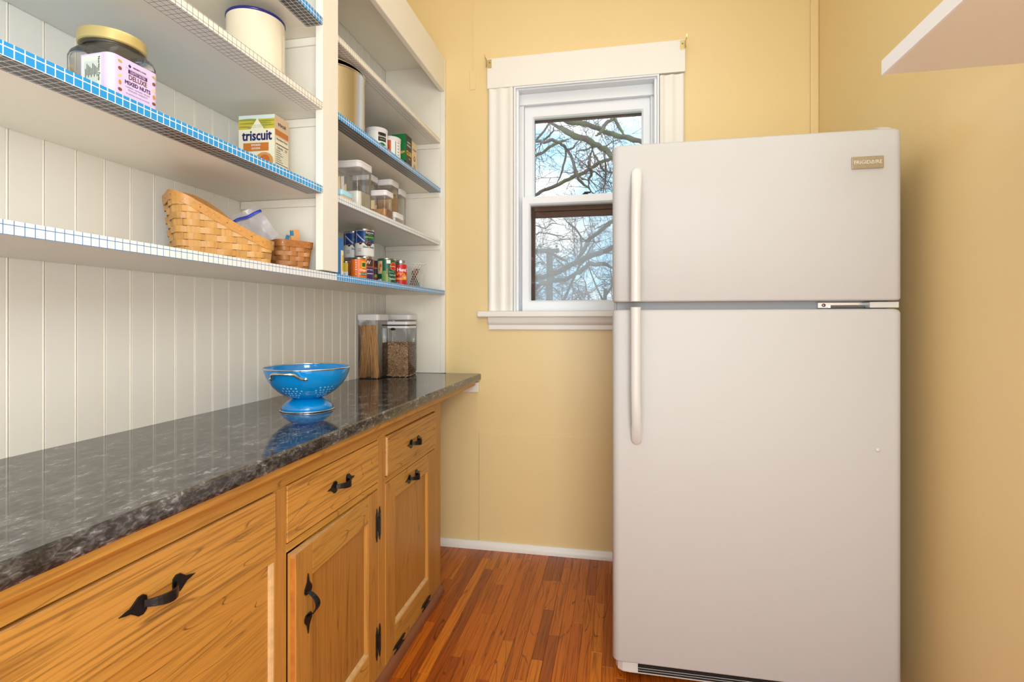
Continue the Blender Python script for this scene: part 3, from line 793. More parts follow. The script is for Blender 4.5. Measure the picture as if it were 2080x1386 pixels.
# the label wraps the front and the left side only
pts = [p for p in rr if True]
seq = sorted(range(len(rr)), key=lambda i: math.atan2(rr[i][1], rr[i][0]))
def wrap(z0, z1, e, sel, mi=0):
    ring = rrect(.0565+e, .0565+e, .0145, 6); n_ = len(ring)
    for i in range(n_):
        a, b = ring[i], ring[(i+1) % n_]
        cx, cy = (a[0]+b[0])/2, (a[1]+b[1])/2
        if sel(cx, cy): lab.add([(a[0], a[1], z0), (b[0], b[1], z0), (b[0], b[1], z1), (a[0], a[1], z1)], [(0, 1, 2, 3)], mi)
wrap(.003, .090, .0002, lambda x, y: x > .04 and y < .056)
lab.add([(-.012, -.0567, .003), (.042, -.0567, .003), (.042, -.0567, .090), (-.012, -.0567, .090)], [(0, 1, 2, 3)])
lo_ = lab.build('label', C_lav, jar, recalc=False)
o0 = (.0569, 0, 0); uy = (0, 1, 0); uz = (0, 0, 1)
def jt(txt, size, y, z, mat, name='lettering', sx=1., bold=0): 
    t = MB(J); flat_text(t, txt, size, (.0569, y, z), uy, uz, sx=sx, bold=bold); return t.build(name, mat, lo_, recalc=False)
t = MB(J)
flat_text(t, 'MEMBER\u2019S MARK', .0042, (.0570, .008, .0790), uy, uz, bold=.0001); t.build('lettering', C_navy, lo_, recalc=False); t = MB(J); flat_blob(t, (.0570, -.0145, .0790), uy, uz, .0036, .0036, n=4); t.build('emblem', C_navy, lo_, recalc=False)
for z_ in (.0735, .0145): t = MB(J); flat_quad(t, (.0570, 0, 0), uy, uz, -.024, .030, z_, z_+.0003); t.build('printed_line', C_navy, lo_, recalc=False)
t = MB(J); flat_quad(t, (.05695, 0, 0), uy, uz, -.018, .026, .0645, .0718); t.build('band', C_plum, lo_, recalc=False)
jt('LIGHTLY SALTED', .0062, .004, .0680, C_lav, sx=.74, bold=.00012)
jt('DELUXE', .0135, .004, .0570, C_brown, sx=.86, bold=.0003)
jt('MIXED NUTS', .0104, .004, .0450, C_plum, sx=.98, bold=.00045)
t = MB(J)
for i, s in enumerate(('CASHEWS \u2022 ALMONDS \u2022 PECANS', 'PISTACHIOS \u2022 HAZELNUTS')): flat_text(t, s, .0042, (.0570, .004, .0365-.0054*i), uy, uz, sx=.9)
flat_text(t, 'NO ARTIFICIAL FLAVORS OR COLORS', .0032, (.0570, .004, .0240), uy, uz)
t.build('lettering', C_plum, lo_, recalc=False)
for j, (mat, ra, rb, ro) in enumerate(((C_pist, .0048, .0026, -.2), (C_hazel, .0042, .0036, .3), (C_cashew, .0046, .0028, .7), (C_almond, .0030, .0048, .1), (C_hazel, .0046, .0034, 0), (C_almond, .004, .003, .5))):
    for y in (-.036, .042):
        t = MB(J); flat_blob(t, (.0570, y, .0800-.0135*j), uy, uz, ra, rb, rot=ro); t.build('nut_picture', mat, lo_, recalc=False)
t = MB(J); ux = (1, 0, 0)
flat_quad(t, (0, -.0570, 0), ux, uz, -.010, .036, .012, .087); t.build('nutrition_panel', col('pale_panel', 226, 230, 214), lo_, recalc=False)
t = MB(J); flat_text(t, 'Nutrition Facts', .0075, (.031, -.0572, .060), (0, 0, -1), (1, 0, 0), bold=.00015)
for i in range(9):
    flat_quad(t, (0, -.0572, 0), ux, uz, .025-.0034*i, .0254-.0034*i, .016+.004*(i % 3), .076)
    flat_quad(t, (0, -.0572, 0), ux, uz, .0262-.0034*i, .0276-.0034*i, .045+.004*(i % 2), .062+.003*(i % 4))
t.build('lettering', C_black, lo_, recalc=False)

# ---------------------------------------------------------------- cracker carton (left bay)
def carton(name, label, cat, x0, x1, y0, y1, z, h, mats, rz=0, group=None):
    """folded card box; faces -Y and +X show. mats = (front -Y, side +X, rest)"""
    c = ((x0+x1)/2, (y0+y1)/2, z)
    t = thing(name, label, cat, c, rz, group); Wm = WM[t]
    hx, hy = (x1-x0)/2, (y1-y0)/2
    b = MB(Wm); vs = [(-hx, -hy, 0), (hx, -hy, 0), (hx, hy, 0), (-hx, hy, 0), (-hx, -hy, h), (hx, -hy, h), (hx, hy, h), (-hx, hy, h)]
    b.add(vs, [(0, 3, 2, 1), (4, 5, 6, 7), (2, 3, 7, 6), (3, 0, 4, 7)], 2); b.add(vs, [(0, 1, 5, 4)], 0); b.add(vs, [(1, 2, 6, 5)], 1)
    # tucked top flap edges
    b.box((-hx+.0005, -hy+.0005, h), (hx-.0005, hy-.0005, h+.0008), 2)
    o = b.build('carton', mats, t, recalc=False); return t, o, Wm, hx, hy
t, bx, Wm, hx, hy = carton('cracker_box', 'cream cracker box with golden field picture, dark blue lettering and orange band', 'box', -1.028, -.920, 1.272, 1.340, Z2, .184, (C_cream, C_tan, C_cream), math.radians(3))
def front(name, mat, fn): q = MB(Wm); fn(q); return q.build(name, mat, bx, recalc=False)
FO = lambda x=0, z=0, e=.0002: (x, -hy-e, z)
SO = lambda y=0, z=0, e=.0002: (hx+e, y, z)
front('field_picture', C_yel, lambda q: flat_quad(q, FO(), ux, uz, -hx, hx, .146, .178))
def hills(q):
    for i, (x, w, z, h_) in enumerate(((-.03, .03, .172, .003), (.02, .034, .168, .003), (-.01, .05, .162, .0025), (.03, .028, .156, .0025), (-.04, .018, .153, .002), (0, .03, .150, .002))): flat_blob(q, FO(max(-hx+w, min(hx-w, x)), z, .0004), ux, uz, w, h_)
front('field_picture', C_olive, hills)
front('sky_picture', col('pale_sky_print', 214, 228, 222), lambda q: flat_quad(q, FO(0, 0, .0003), ux, uz, -hx, hx, .174, .184))
front('peak', C_cream, lambda q: q.add([FO(-.018, .1458, .0006), FO(.022, .1458, .0006), FO(.002, .176, .0006)], [(0, 1, 2)]))
front('lettering', C_grey, lambda q: (flat_text(q, '100% WHOLE', .0042, FO(.002, .1560, .0008), ux, uz), flat_text(q, 'GRAIN WHEAT', .0042, FO(.002, .1512, .0008), ux, uz)))
front('lettering', C_navy, lambda q: flat_text(q, 'triscuit', .0390, FO(.001, .1270, .0006), ux, uz, sx=.80, bold=.0011))
front('band', C_orange, lambda q: flat_quad(q, FO(0, 0, .0004), ux, uz, -.040, .036, .085, .108))
front('lettering', C_whitep, lambda q: (flat_text(q, 'SMOKED', .0072, FO(-.002, .1015, .0007), ux, uz, bold=.0002), flat_text(q, 'GOUDA', .0072, FO(-.002, .0925, .0007), ux, uz, bold=.0002)))
front('food_picture', C_bread, lambda q: (flat_blob(q, FO(.022, .056, .0003), ux, uz, .028, .026), flat_blob(q, FO(-.012, .046, .00035), ux, uz, .030, .022)))
front('food_picture', col('cheese_print', 206, 108, 44), lambda q: (flat_blob(q, FO(.024, .062, .0006), ux, uz, .015, .013), flat_blob(q, FO(.002, .052, .0007), ux, uz, .012, .008), flat_blob(q, FO(-.016, .050, .0006), ux, uz, .009, .007)))
front('lettering', C_navy, lambda q: flat_text(q, 'triscuit', .0150, SO(0, .163), uy, uz, sx=.9, bold=.0004))
front('band', C_orange, lambda q: flat_quad(q, SO(), uy, uz, -hy+.002, hy-.003, .130, .146))
front('nutrition_panel', C_cream, lambda q: flat_quad(q, SO(), uy, uz, -hy+.004, hy-.004, .022, .126))
def nfacts(q):
    flat_text(q, 'Nutrition Facts', .0085, SO(0, .1205, .0004), uy, uz, bold=.0002)
    flat_text(q, 'Calories   120', .0085, SO(0, .0975, .0004), uy, uz, bold=.0002)
    for z, h_ in ((.1055, .0022), (.1040, .0004), (.092, .0005), (.086, .0004), (.080, .0004), (.074, .0004), (.068, .0004), (.062, .0004), (.052, .0020), (.044, .0004), (.036, .0006), (.028, .0004)): flat_quad(q, SO(0, 0, .0004), uy, uz, -hy+.005, hy-.005, z, z+h_)
    for i in range(8): flat_quad(q, SO(0, 0, .0004), uy, uz, -hy+.006, -hy+.026+.012*((i*7) % 3)/2, .088-.006*i, .0895-.006*i)
front('lettering', C_black, nfacts)

# ---------------------------------------------------------------- enamel pot (left bay, top)
pl = (-.962, 1.256, Z3)
pot = thing('enamel_pot', 'tall cream enamel pot with dark blue rim on the upper left shelf', 'pot', pl); Wm = WM[pot]
MB(Wm).lathe([(0, 0), (.066, 0), (.071, .004), (.0725, .010), (.0725, .190), (.071, .190), (.0705, .012), (0, .006)], 56).build('body', M_encream, pot, auto=35)
MB(Wm).lathe([(.0715+.0035*math.cos(a), .192+.0042*math.sin(a)) for a in [2*PI*i/10 for i in range(10)]], 56, closed=True).build('rim', M_navy, pot, smooth=True)
for s in (-1,):
    MB(Wm @ Matrix.Rotation(math.radians(140), 4, 'Z')).tube([(.0725, -.022, .160), (.090, -.018, .162), (.094, 0, .162), (.090, .018, .162), (.0725, .022, .160)], .004, 8).build('handle', M_navy, pot, smooth=True)

# ---------------------------------------------------------------- large wedge basket
def basket(name, label, loc, rz, a, b, a2, b2, r, hfun, rows, rowh, nst, rimh, mats, group=None):
    t = thing(name, label, 'basket', loc, rz, group); Wm = WM[t]
    msp, mrim = mats
    per = []
    NS = nst*6
    dense = rrect(1, 1, .3, 1)
    # perimeter sampled evenly on a unit rounded rectangle of the mid height
    am, bm_ = (a+a2)/2, (b+b2)/2
    base = rrect(am, bm_, r, 10); base.append(base[0])
    L = [0]
    for i in range(len(base)-1): L.append(L[-1]+math.hypot(base[i+1][0]-base[i][0], base[i+1][1]-base[i][1]))
    def at(s):
        s = (s % 1)*L[-1]
        for i in range(len(base)-1):
            if s <= L[i+1]:
                f = (s-L[i])/(L[i+1]-L[i]+1e-9); return (base[i][0]*(1-f)+base[i+1][0]*f, base[i][1]*(1-f)+base[i+1][1]*f)
        return base[0]
    H = max(hfun(-1, 0), hfun(1, 0))
    def P(s, z, off=0.0):
        x, y = at(s); x2, y2 = at(s+.002); tx, ty = x2-x, y2-y; l = math.hypot(tx, ty); nx, ny = ty/l, -tx/l
        k = z/H; sx = (a2+(a-a2)*k)/am; sy = (b2+(b-b2)*k)/bm_
        return (x*sx+nx*off, y*sy+ny*off, z)
    def hh(s):
        x_, y_ = at(s); return hfun(x_/am, y_/bm_)
    def strip(vals, th=.0011):
        """vals: list of (lower point, upper point, outward lower, outward upper)"""
        vs = []; fs = []
        for q in vals: vs += list(q)
        for i in range(len(vals)-1):
            for k in range(4): fs.append((i*4+k, i*4+(k+1) % 4, i*4+4+(k+1) % 4, i*4+4+k))
        e = len(vals)-1; fs += [(3, 2, 1, 0), (e*4, e*4+1, e*4+2, e*4+3)]
        return vs, fs
    # uprights
    sw = .36/nst
    for i in range(nst):
        s = i/nst; h = min(hh(s-sw), hh(s+sw))-rimh*.35
        vals = []
        nz_ = max(3, int(h/rowh)*2)
        mb = MB(Wm)
        for k in range(nz_+1):
            z = h*k/nz_
            vals.append((P(s-sw, z, -.0006), P(s+sw, z, -.0006), P(s+sw, z, .0006), P(s-sw, z, .0006)))
        mb.add(*strip(vals)); mb.build('stake', msp, t)
    # weavers, over one upright and under the next
    for j in range(rows):
        z0 = .002+rowh*j; z1 = z0+rowh*.90
        run = []; runs = []
        for i in range(NS+1):
            s = i/NS+.5
            top = min(z1, hh(s)-rimh*.4)
            if top-z0 > .003:
                off = .0036*math.cos(PI*(s*nst+j))
                run.append((P(s, z0, off-.0005), P(s, top, off-.0005), P(s, top, off+.0007), P(s, z0, off+.0007)))
            elif run: runs.append(run); run = []
        if run: runs.append(run)
        mb = MB(Wm)
        for q in runs:
            if len(q) > 1: mb.add(*strip([tuple(x[k] for k in (0, 1, 2, 3)) for x in q]))
        if mb.v: mb.build('weaver', msp, t, auto=60)
    for off, th, nm in ((.0042, .0024, 'rim_band'), (-.0040, .0020, 'inner_rim_band')):
        mb = MB(Wm); vs = []; fs = []; n = 96
        for i in range(n):
            s = i/n; h = hh(s)
            vs += [P(s, h-rimh, off-th/2), P(s, h, off-th/2), P(s, h, off+th/2), P(s, h-rimh, off+th/2)]
        for i in range(n):
            i2 = (i+1) % n
            for k in range(4): fs.append((i*4+k, i*4+(k+1) % 4, i2*4+(k+1) % 4, i2*4+k))
        rim = mb.add(vs, fs).build(nm, mrim, t, auto=50)
        if off > 0:
            for i in range(0, 24):
                s = (i+.4)/24; q = Vector(P(s, hh(s)-rimh*.5, off+th/2))
                x, y = at(s); ang = math.atan2(P(s, 0, 1)[1]-P(s, 0, 0)[1], P(s, 0, 1)[0]-P(s, 0, 0)[0])
                MB(Wm @ Matrix.Translation(q) @ Matrix.Rotation(ang, 4, 'Z') @ Matrix.Rotation(PI/2, 4, 'Y')).lathe([(0, .0006), (.0013, .0004), (.0017, 0)], 8).build('tack', M_brass if i % 2 else M_shoe, rim)
    mb = MB(Wm); pts = [P(i/40, .0015, -.002) for i in range(40)]
    mb.prism([(p[0], p[1]) for p in pts], .0006, .003, 'Z'); mb.build('bottom', msp, t)
    return t
def wedge(u, w=0):
    v = min(1, max(0, (u+1)/2))
    return .062+.098*max(0, 1-v/.92)**1.12+.056*math.sin(PI*v**.72)*max(0, min(1, .5+.9*w))
zb_ = Z1at(1.1)
bk = basket('woven_basket', 'large wedge-shaped woven splint basket, high at one end, on the lowest left shelf', (-.962, 1.132, zb_), math.radians(52), .115, .078, .100, .060, .030, wedge, 10, .0155, 19, .022, (M_splint, M_splintR))
sb = basket('woven_basket', 'small dark brown woven basket holding orange packets beside the large wedge basket', (-.915, 1.335, Z1at(1.33)), math.radians(60), .050, .046, .042, .038, .018, lambda u, w=0: .084, 5, .0132, 14, .018, (M_splintD, M_splintDR))
# zip bag slumped in the large basket
zb = thing('zip_bag', 'crumpled clear zip-top plastic bag with blue seal sticking out of the large basket', 'bag', (-.91, 1.185, zb_+.006)); Wm = WM[zb]
Bm = Matrix.Translation((-.912, 1.178, zb_+.100)) @ Matrix.Rotation(math.radians(46), 4, 'Z') @ Matrix.Rotation(math.radians(-30), 4, 'Y') @ Matrix.Rotation(math.radians(-14), 4, 'X')
def bagsheet(off):
    vs = []; fs = []; n = 14
    for i in range(n+1):
        for j in range(n+1):
            u = -1+2*i/n; v = -1+2*j/n
            w_ = (.012*(1-u*u)*(1-v)*.5+.003)*off
            w_ += .004*math.sin(5*u+2*v)+.003*math.sin(3*v-4*u+1)
            vs.append((.042*u*(1-.05*v), w_*.8, .046*v))
    for i in range(n):
        for j in range(n): a = i*(n+1)+j; fs.append((a, a+1, a+n+2, a+n+1))
    return vs, fs
mb = MB(Bm); mb.add(*bagsheet(1)); mb.add(*bagsheet(-1)); film = mb.build('film', M_bag, zb, smooth=True)
mb = MB(Bm)
for off in (1, -1):
    vs, fs = bagsheet(off*1.12); n = 14; keep = []
    for i in range(n): a = i*(n+1)+11; keep.append((a, a+1, a+n+2, a+n+1))
    mb.add(vs, keep)
mb.build('zip_strip', M_zip, zb, smooth=True, solid=.0006)
# packets standing in the small basket
for i, (dx, dy, rz, tilt) in enumerate(((-.012, -.012, .9, .25), (.020, .018, 1.3, -.15))):
    L = ('orange paper packet with blue corner leaning at the left in the small basket', 'orange paper packet with blue stripe standing upright at the right in the small basket')[i]
    p = thing('paper_packet', L, 'packet', (-.915+dx, 1.335+dy, Z1at(1.33)+.006), rz); Wm = WM[p] @ Matrix.Rotation(tilt, 4, 'Y')
    MB(Wm).box((-.015, -.0018, .0), (.015, .0018, .101+.014*i)).build('wrapper', col('peach_wrapper', 236, 176, 116), p, bevel=.001)
    MB(Wm).box((-.0153, -.0021, .084+.014*i), (-.006, .0021, .0985+.014*i)).build('blue_print', col('packet_blue', 44, 140, 186), p)

# ---------------------------------------------------------------- tins
def tin(label, x, y, z, r, h, band, deco=None, name='food_tin', group=None, lid_r=None, cat='can'):
    t = thing(name, label, cat, (x, y, z), 0, group); Wm = WM[t]
    prof = [(0, .002), (r-.003, .002), (r-.001, 0), (r, .001), (r, .004), (r-.0012, .0055), (r-.0012, h-.0055), (r, h-.004), (r, h-.001), (r-.001, h), (r-.003, h-.002), (0, h-.002)]
    if lid_r: prof = [(0, .002), (r-.003, .002), (r-.001, 0), (r, .001), (r, .004), (r-.0012, .0055), (r-.0012, h-.018), (r-.0004, h-.0165), (lid_r, h-.013), (lid_r, h-.002), (lid_r-.002, h), (0, h-.001)]
    MB(Wm).lathe(prof, 36).build('shell', M_tin, t, auto=40)
    lb = MB(Wm).lathe([(r-.0010, .006), (r-.0004, .0062), (r-.0004, (h-.0062) if not lid_r else h-.0195), (r-.0010, (h-.006) if not lid_r else h-.019)], 36).build('paper_label', band, t, auto=40)
    if deco: deco(t, lb, Wm, r+.0001, h)
    return t
def facing(x, y): return math.atan2(-y, -x)
def deco_bean(t, lb, Wm, r, h):
    a = facing(-.95, 1.86)
    def patch(name, mat, fn): q = MB(Wm); fn(q); q.build(name, mat, lb, recalc=False)
    patch('blue_band', C_blue, lambda q: cyl_patch(q, r, a-1.9, a+1.7, h*.50, h*.93, n=20))
    patch('dark_band', C_black, lambda q: cyl_patch(q, r+.0001, a+.12, a+1.7, h*.76, h*.93, n=10))
    patch('green_band', C_green, lambda q: cyl_patch(q, r+.0001, a+.12, a+1.5, h*.60, h*.76, n=10))
    patch('white_stripe', C_whitep, lambda q: (cyl_patch(q, r+.0002, a-.95, a-.90, h*.45, h*.93, n=2), [cyl_patch(q, r+.0002, a-.9+.11*i, a-.76+.11*i, h*(.80-.035*i), h*(.83-.035*i), n=2) for i in range(8)]))
    patch('bean_bowl', C_black, lambda q: cyl_blob(q, r+.0002, a+.42, h*.53, .017, .015, n=18))
    def beans(q):
        rr_ = random.Random(4)
        for i in range(22): 
            tt = rr_.random()*6.28; d = rr_.random()**.5
            cyl_blob(q, r+.0004, a+.42+.014*d*math.cos(tt)/r, h*.53+.012*d*math.sin(tt), .0024, .0017, n=6)
    patch('bean_picture', col('bean_print', 150, 92, 84), beans)
    patch('seal', C_black, lambda q: cyl_blob(q, r+.0002, a-.42, h*.50, .0060, .0065))
    patch('seal', C_rust, lambda q: cyl_blob(q, r+.0003, a-.42, h*.515, .0045, .003))
    patch('lettering', C_whitep, lambda q: (cyl_text(q, 'Essential', .0105, r+.0003, a+.62, h*.865, bold=.0003), cyl_text(q, 'EVERYDAY', .0042, r+.0003, a+.62, h*.795)))
    patch('lettering', col('lime_print', 170, 224, 110), lambda q: cyl_text(q, 'LOW SODIUM', .0058, r+.0003, a+.50, h*.705, bold=.0002))
    patch('lettering', C_black, lambda q: cyl_text(q, 'Black Beans', .0120, r+.0003, a+.50, h*.36, sx=.85, bold=.0003))
    patch('small_print', C_grey, lambda q: [cyl_patch(q, r+.0002, a-.75, a-.35, h*(.30-.035*i), h*(.312-.035*i), n=3) for i in range(4)])
def simple(*layers):
    def d(t, lb, Wm, r, h):
        a = facing(t.location.x, t.location.y)
        for nm, mat, fn in layers:
            q = MB(Wm); fn(q, r, h, a); q.build(nm, mat, lb, recalc=False)
    return d
zt1 = Z1at(1.85)
tin('purple-labelled can under the front black bean can', -.950, 1.857, zt1, .0365, .098, C_rust, simple(
    ('purple_band', C_purple, lambda q, r, h, a: cyl_patch(q, r, a-1.6, a+1.6, h*.06, h*.62, n=18)),
    ('brown_band', C_brown, lambda q, r, h, a: cyl_patch(q, r, a-.5, a+1.1, h*.66, h*.94, n=8)),
    ('lettering', C_whitep, lambda q, r, h, a: (cyl_text(q, 'W', .020, r+.0002, a+.35, h*.80, bold=.0004), cyl_text(q, 'in tomato sauce', .0066, r+.0002, a+.35, h*.53, bold=.0002), cyl_patch(q, r+.0002, a-.3, a+1., h*.36, h*.385, n=8))),
    ('bean_picture', C_brown, lambda q, r, h, a: [cyl_blob(q, r+.0002, a-.2+.22*(i % 6), h*(.12+.09*(i//6)), .004, .0028) for i in range(12)])))
tin('black bean can with dark blue label stacked on the purple-labelled can, front of the two', -.950, 1.857, zt1+.0982, .0365, .108, C_whitep, deco_bean)
tin('copper-topped can with green label under the rear black bean can', -1.020, 1.900, zt1, .0365, .098, C_dgreen, simple(
    ('orange_band', C_rust, lambda q, r, h, a: cyl_patch(q, r, a-1.6, a+1.6, h*.72, h*.93, n=18)),
    ('lettering', C_whitep, lambda q, r, h, a: cyl_text(q, 'BEANS', .012, r+.0002, a, h*.45, bold=.0003))))
tin('black bean can with dark blue label stacked nearest the upright, rear of the two', -1.020, 1.900, zt1+.0982, .0365, .108, C_whitep, deco_bean)
tin('small orange-labelled can in front of the purple-labelled can', -.868, 1.655, Z1at(1.65), .0265, .074, C_org2, simple(
    ('side_lettering', C_whitep, lambda q, r, h, a: [cyl_text(q, c, .0075, r+.0002, a-.35, h*(.86-.105*i), bold=.0003) for i, c in enumerate('ORGANIC')]),
    ('yellow_patch', C_yellow, lambda q, r, h, a: cyl_patch(q, r+.0001, a+.35, a+1.0, h*.52, h*.82, n=5)),
    ('green_patch', C_dgreen, lambda q, r, h, a: (cyl_patch(q, r+.0002, a+.42, a+.9, h*.58, h*.76, n=4), cyl_patch(q, r+.0002, a+.2, a+1.2, h*.18, h*.30, n=6))),
    ('lettering', C_whitep, lambda q, r, h, a: (cyl_text(q, 'Organic', .0105, r+.0003, a+.75, h*.42, bold=.0003), cyl_text(q, 'BLACK BEANS', .005, r+.0003, a+.7, h*.24, bold=.0001)))))
tin('small brown can with yellow and white label between the orange can and the upright', -.935, 1.690, Z1at(1.69), .0255, .066, col('brown_label', 150, 76, 34), simple(
    ('yellow_patch', C_yellow, lambda q, r, h, a: cyl_patch(q, r+.0001, a-1.2, a+.25, h*.45, h*.92, n=6)),
    ('white_patch', C_whitep, lambda q, r, h, a: cyl_patch(q, r+.0001, a-1.2, a+.25, h*.08, h*.45, n=6)),
    ('small_print', C_grey, lambda q, r, h, a: [cyl_patch(q, r+.0002, a-.8, a-.1, h*(.16+.08*i), h*(.18+.08*i), n=3) for i in range(3)])))
tin('green vegetable can with red round emblem left of the red sauce can', -.918, 1.985, Z1at(1.98), .0370, .108, C_dgreen, simple(
    ('picture_patch', C_tan, lambda q, r, h, a: cyl_patch(q, r+.0001, a-1.25, a-.48, h*.42, h*.90, n=5)),
    ('carrot_picture', C_org2, lambda q, r, h, a: (cyl_blob(q, r+.0002, a-.70, h*.72, .006, .008), cyl_blob(q, r+.0002, a-.85, h*.60, .004, .006))),
    ('white_patch', C_whitep, lambda q, r, h, a: (cyl_patch(q, r+.0001, a-1.25, a-.55, h*.07, h*.22, n=5), cyl_patch(q, r+.0001, a-.02, a+.42, h*.80, h*.93, n=4))),
    ('spinach_picture', C_lgreen, lambda q, r, h, a: [cyl_blob(q, r+.0002, a-.38+.17*(i % 5), h*(.14+.11*(i//5)), .007, .007, n=9) for i in range(18) if i % 5 < 5-(i//5)]),
    ('emblem_edge', C_yellow, lambda q, r, h, a: cyl_blob(q, r+.0003, a+.78, h*.70, .0155, .0165, n=18)),
    ('emblem', C_red, lambda q, r, h, a: cyl_blob(q, r+.0004, a+.78, h*.70, .0138, .0148, n=18)),
    ('side_lettering', C_yellow, lambda q, r, h, a: [cyl_patch(q, r+.0003, a+.02, a+.08, h*(.12+.05*i), h*(.15+.05*i), n=1) for i in range(10)]),
    ('lettering', C_whitep, lambda q, r, h, a: (cyl_text(q, 'Del Monte', .0062, r+.0006, a+.78, h*.70, bold=.0002), cyl_text(q, 'BLUE LAKE', .0044, r+.0003, a+.55, h*.49), cyl_text(q, 'Cut Leaf', .0095, r+.0003, a+.74, h*.38, bold=.0002), cyl_text(q, 'Spinach', .0110, r+.0003, a+.74, h*.24, bold=.0003)))))
tin('red tomato sauce can with bare metal top left of the white wire basket', -.886, 2.052, Z1at(2.05), .0262, .108, C_red, simple(
    ('flame_picture', col('flame_print', 240, 150, 56), lambda q, r, h, a: (cyl_patch(q, r+.0001, a-.9, a+1.1, h*.24, h*.32, n=9), cyl_blob(q, r+.0001, a+.62, h*.36, .012, .010), [cyl_blob(q, r+.0001, a-.55+.28*i, h*(.46+.03*(i % 2)), .0028, .006, n=8) for i in range(5)])),
    ('sweep', col('pale_flame_print', 244, 206, 120), lambda q, r, h, a: cyl_blob(q, r+.0002, a+.70, h*.32, .008, .005)),
    ('white_patch', C_grey, lambda q, r, h, a: cyl_patch(q, r+.0002, a-.9, a-.35, h*.07, h*.17, n=4)),
    ('lettering', C_whitep, lambda q, r, h, a: cyl_text(q, 'Hunt\u2019s', .0215, r+.0003, a+.42, h*.62, sx=.95, bold=.0007))), lid_r=.0228)
# narrow spice bottle
sp = thing('spice_bottle', 'narrow dark bottle with black cap, yellow label and red base behind the cans', 'bottle', (-.985, 2.025, Z1at(2.0))); Wm = WM[sp]
MB(Wm).lathe([(0, 0), (.0165, 0), (.018, .002), (.018, .078), (.013, .086), (0, .086)], 24).build('body', C_red, sp, auto=40)
MB(Wm).lathe([(.0182, .036), (.0182, .076)], 24).build('paper_label', C_yellow, sp, smooth=True)
MB(Wm).lathe([(.0184, .048), (.0184, .072)], 24).build('dark_print', C_black, sp, smooth=True)
MB(Wm).lathe([(0, .106), (.0145, .106), (.0155, .104), (.0155, .087), (0, .087)], 24).build('cap', C_black, sp, auto=40)
# blue packet beside the upright
t, bx, Wm, hx, hy = carton('snack_packet', 'upright blue packet with cream edge half hidden behind the upright', 'packet', -.960, -.862, 1.492, 1.541, Z1at(1.52), .122, (C_bag_blue, C_bag_blue, C_bag_blue))
q = MB(Wm); flat_quad(q, (hx+.0002, 0, 0), uy, uz, hy-.016, hy, 0, .085); q.build('cream_edge', C_cream, bx, recalc=False)
q = MB(Wm); flat_quad(q, (hx+.0004, 0, 0), uy, uz, hy-.009, hy, .02, .07); q.build('yellow_print', C_yellow, bx, recalc=False)
# wire basket and what it holds
wl = (-.925, 2.305, Z1at(2.3))
wb = thing('wire_basket', 'small flared white wire mesh basket at the right end of the lowest shelf', 'basket', wl); Wm = WM[wb]
def wr(k): return .031+.020*k**1.7
Hh = .118
MB(Wm).lathe([(wr(1)+.0016*math.cos(a), Hh+.0016*math.sin(a)) for a in [2*PI*i/6 for i in range(6)]], 36, closed=True).build('rim_wire', M_trim, wb, smooth=True)
MB(Wm).lathe([(wr(0)+.0014*math.cos(a), .0016+.0014*math.sin(a)) for a in [2*PI*i/6 for i in range(6)]], 30, closed=True).build('base_wire', M_trim, wb, smooth=True)
for sgn in (1, -1):
    for i in range(22):
        pts = []
        for k in range(13):
            v = k/12; a = 2*PI*i/22+sgn*v*1.5; pts.append((wr(v)*math.cos(a), wr(v)*math.sin(a), .0016+(Hh-.0016)*v))
        MB(Wm).tube(pts, .0008, 4).build('mesh_wire', M_trim, wb)
MB(Wm).lathe([(0, .0020), (wr(0)-.0005, .0020), (wr(0)-.0005, .0010), (0, .0010)], 30).build('base_plate', M_trim, wb)
for i, (dx, dy, dz, rr, mt, lb) in enumerate(((-.004, -.014, .022, .4, col('brown_wrap', 112, 62, 40), 'brown wrapped piece low in the white wire basket'), (.006, .012, .024, 1.4, col('green_wrap', 44, 104, 52), 'green wrapped piece low in the white wire basket'),
                                         (-.006, .004, .055, 2.2, col('dark_red_wrap', 112, 34, 30), 'dark red wrapped piece in the middle of the white wire basket'), (.004, -.006, .078, .9, col('tan_wrap', 150, 100, 56), 'tan wrapped piece on top in the white wire basket'))):
    p = thing('wrapped_snack', lb, 'snack', (wl[0]+dx, wl[1]+dy, wl[2]+dz), rr); Wp = WM[p] @ Matrix.Rotation(.5*i-.6, 4, 'X')
    vs = []; fs = []; n = 12
    for k in range(7):
        v = -1+2*k/6; s_ = math.sqrt(max(0.02, 1-v*v*.96))
        for j in range(n):
            a = 2*PI*j/n; vs.append((.018*s_*math.cos(a), .011*s_*math.sin(a)*(1+.12*math.sin(3*a)), .017*v))
    for k in range(6):
        for j in range(n): fs.append((k*n+j, k*n+(j+1) % n, (k+1)*n+(j+1) % n, (k+1)*n+j))
    fs += [tuple(range(n))[::-1], tuple(6*n+j for j in range(n))]
    MB(Wp).add(vs, fs).build('wrapper', mt, p, auto=50)
    MB(Wp).prism([(-.010, .016), (.010, .016), (.013, .025), (-.013, .025)], -.0012, .0012, 'Y').build('twist', mt, p)

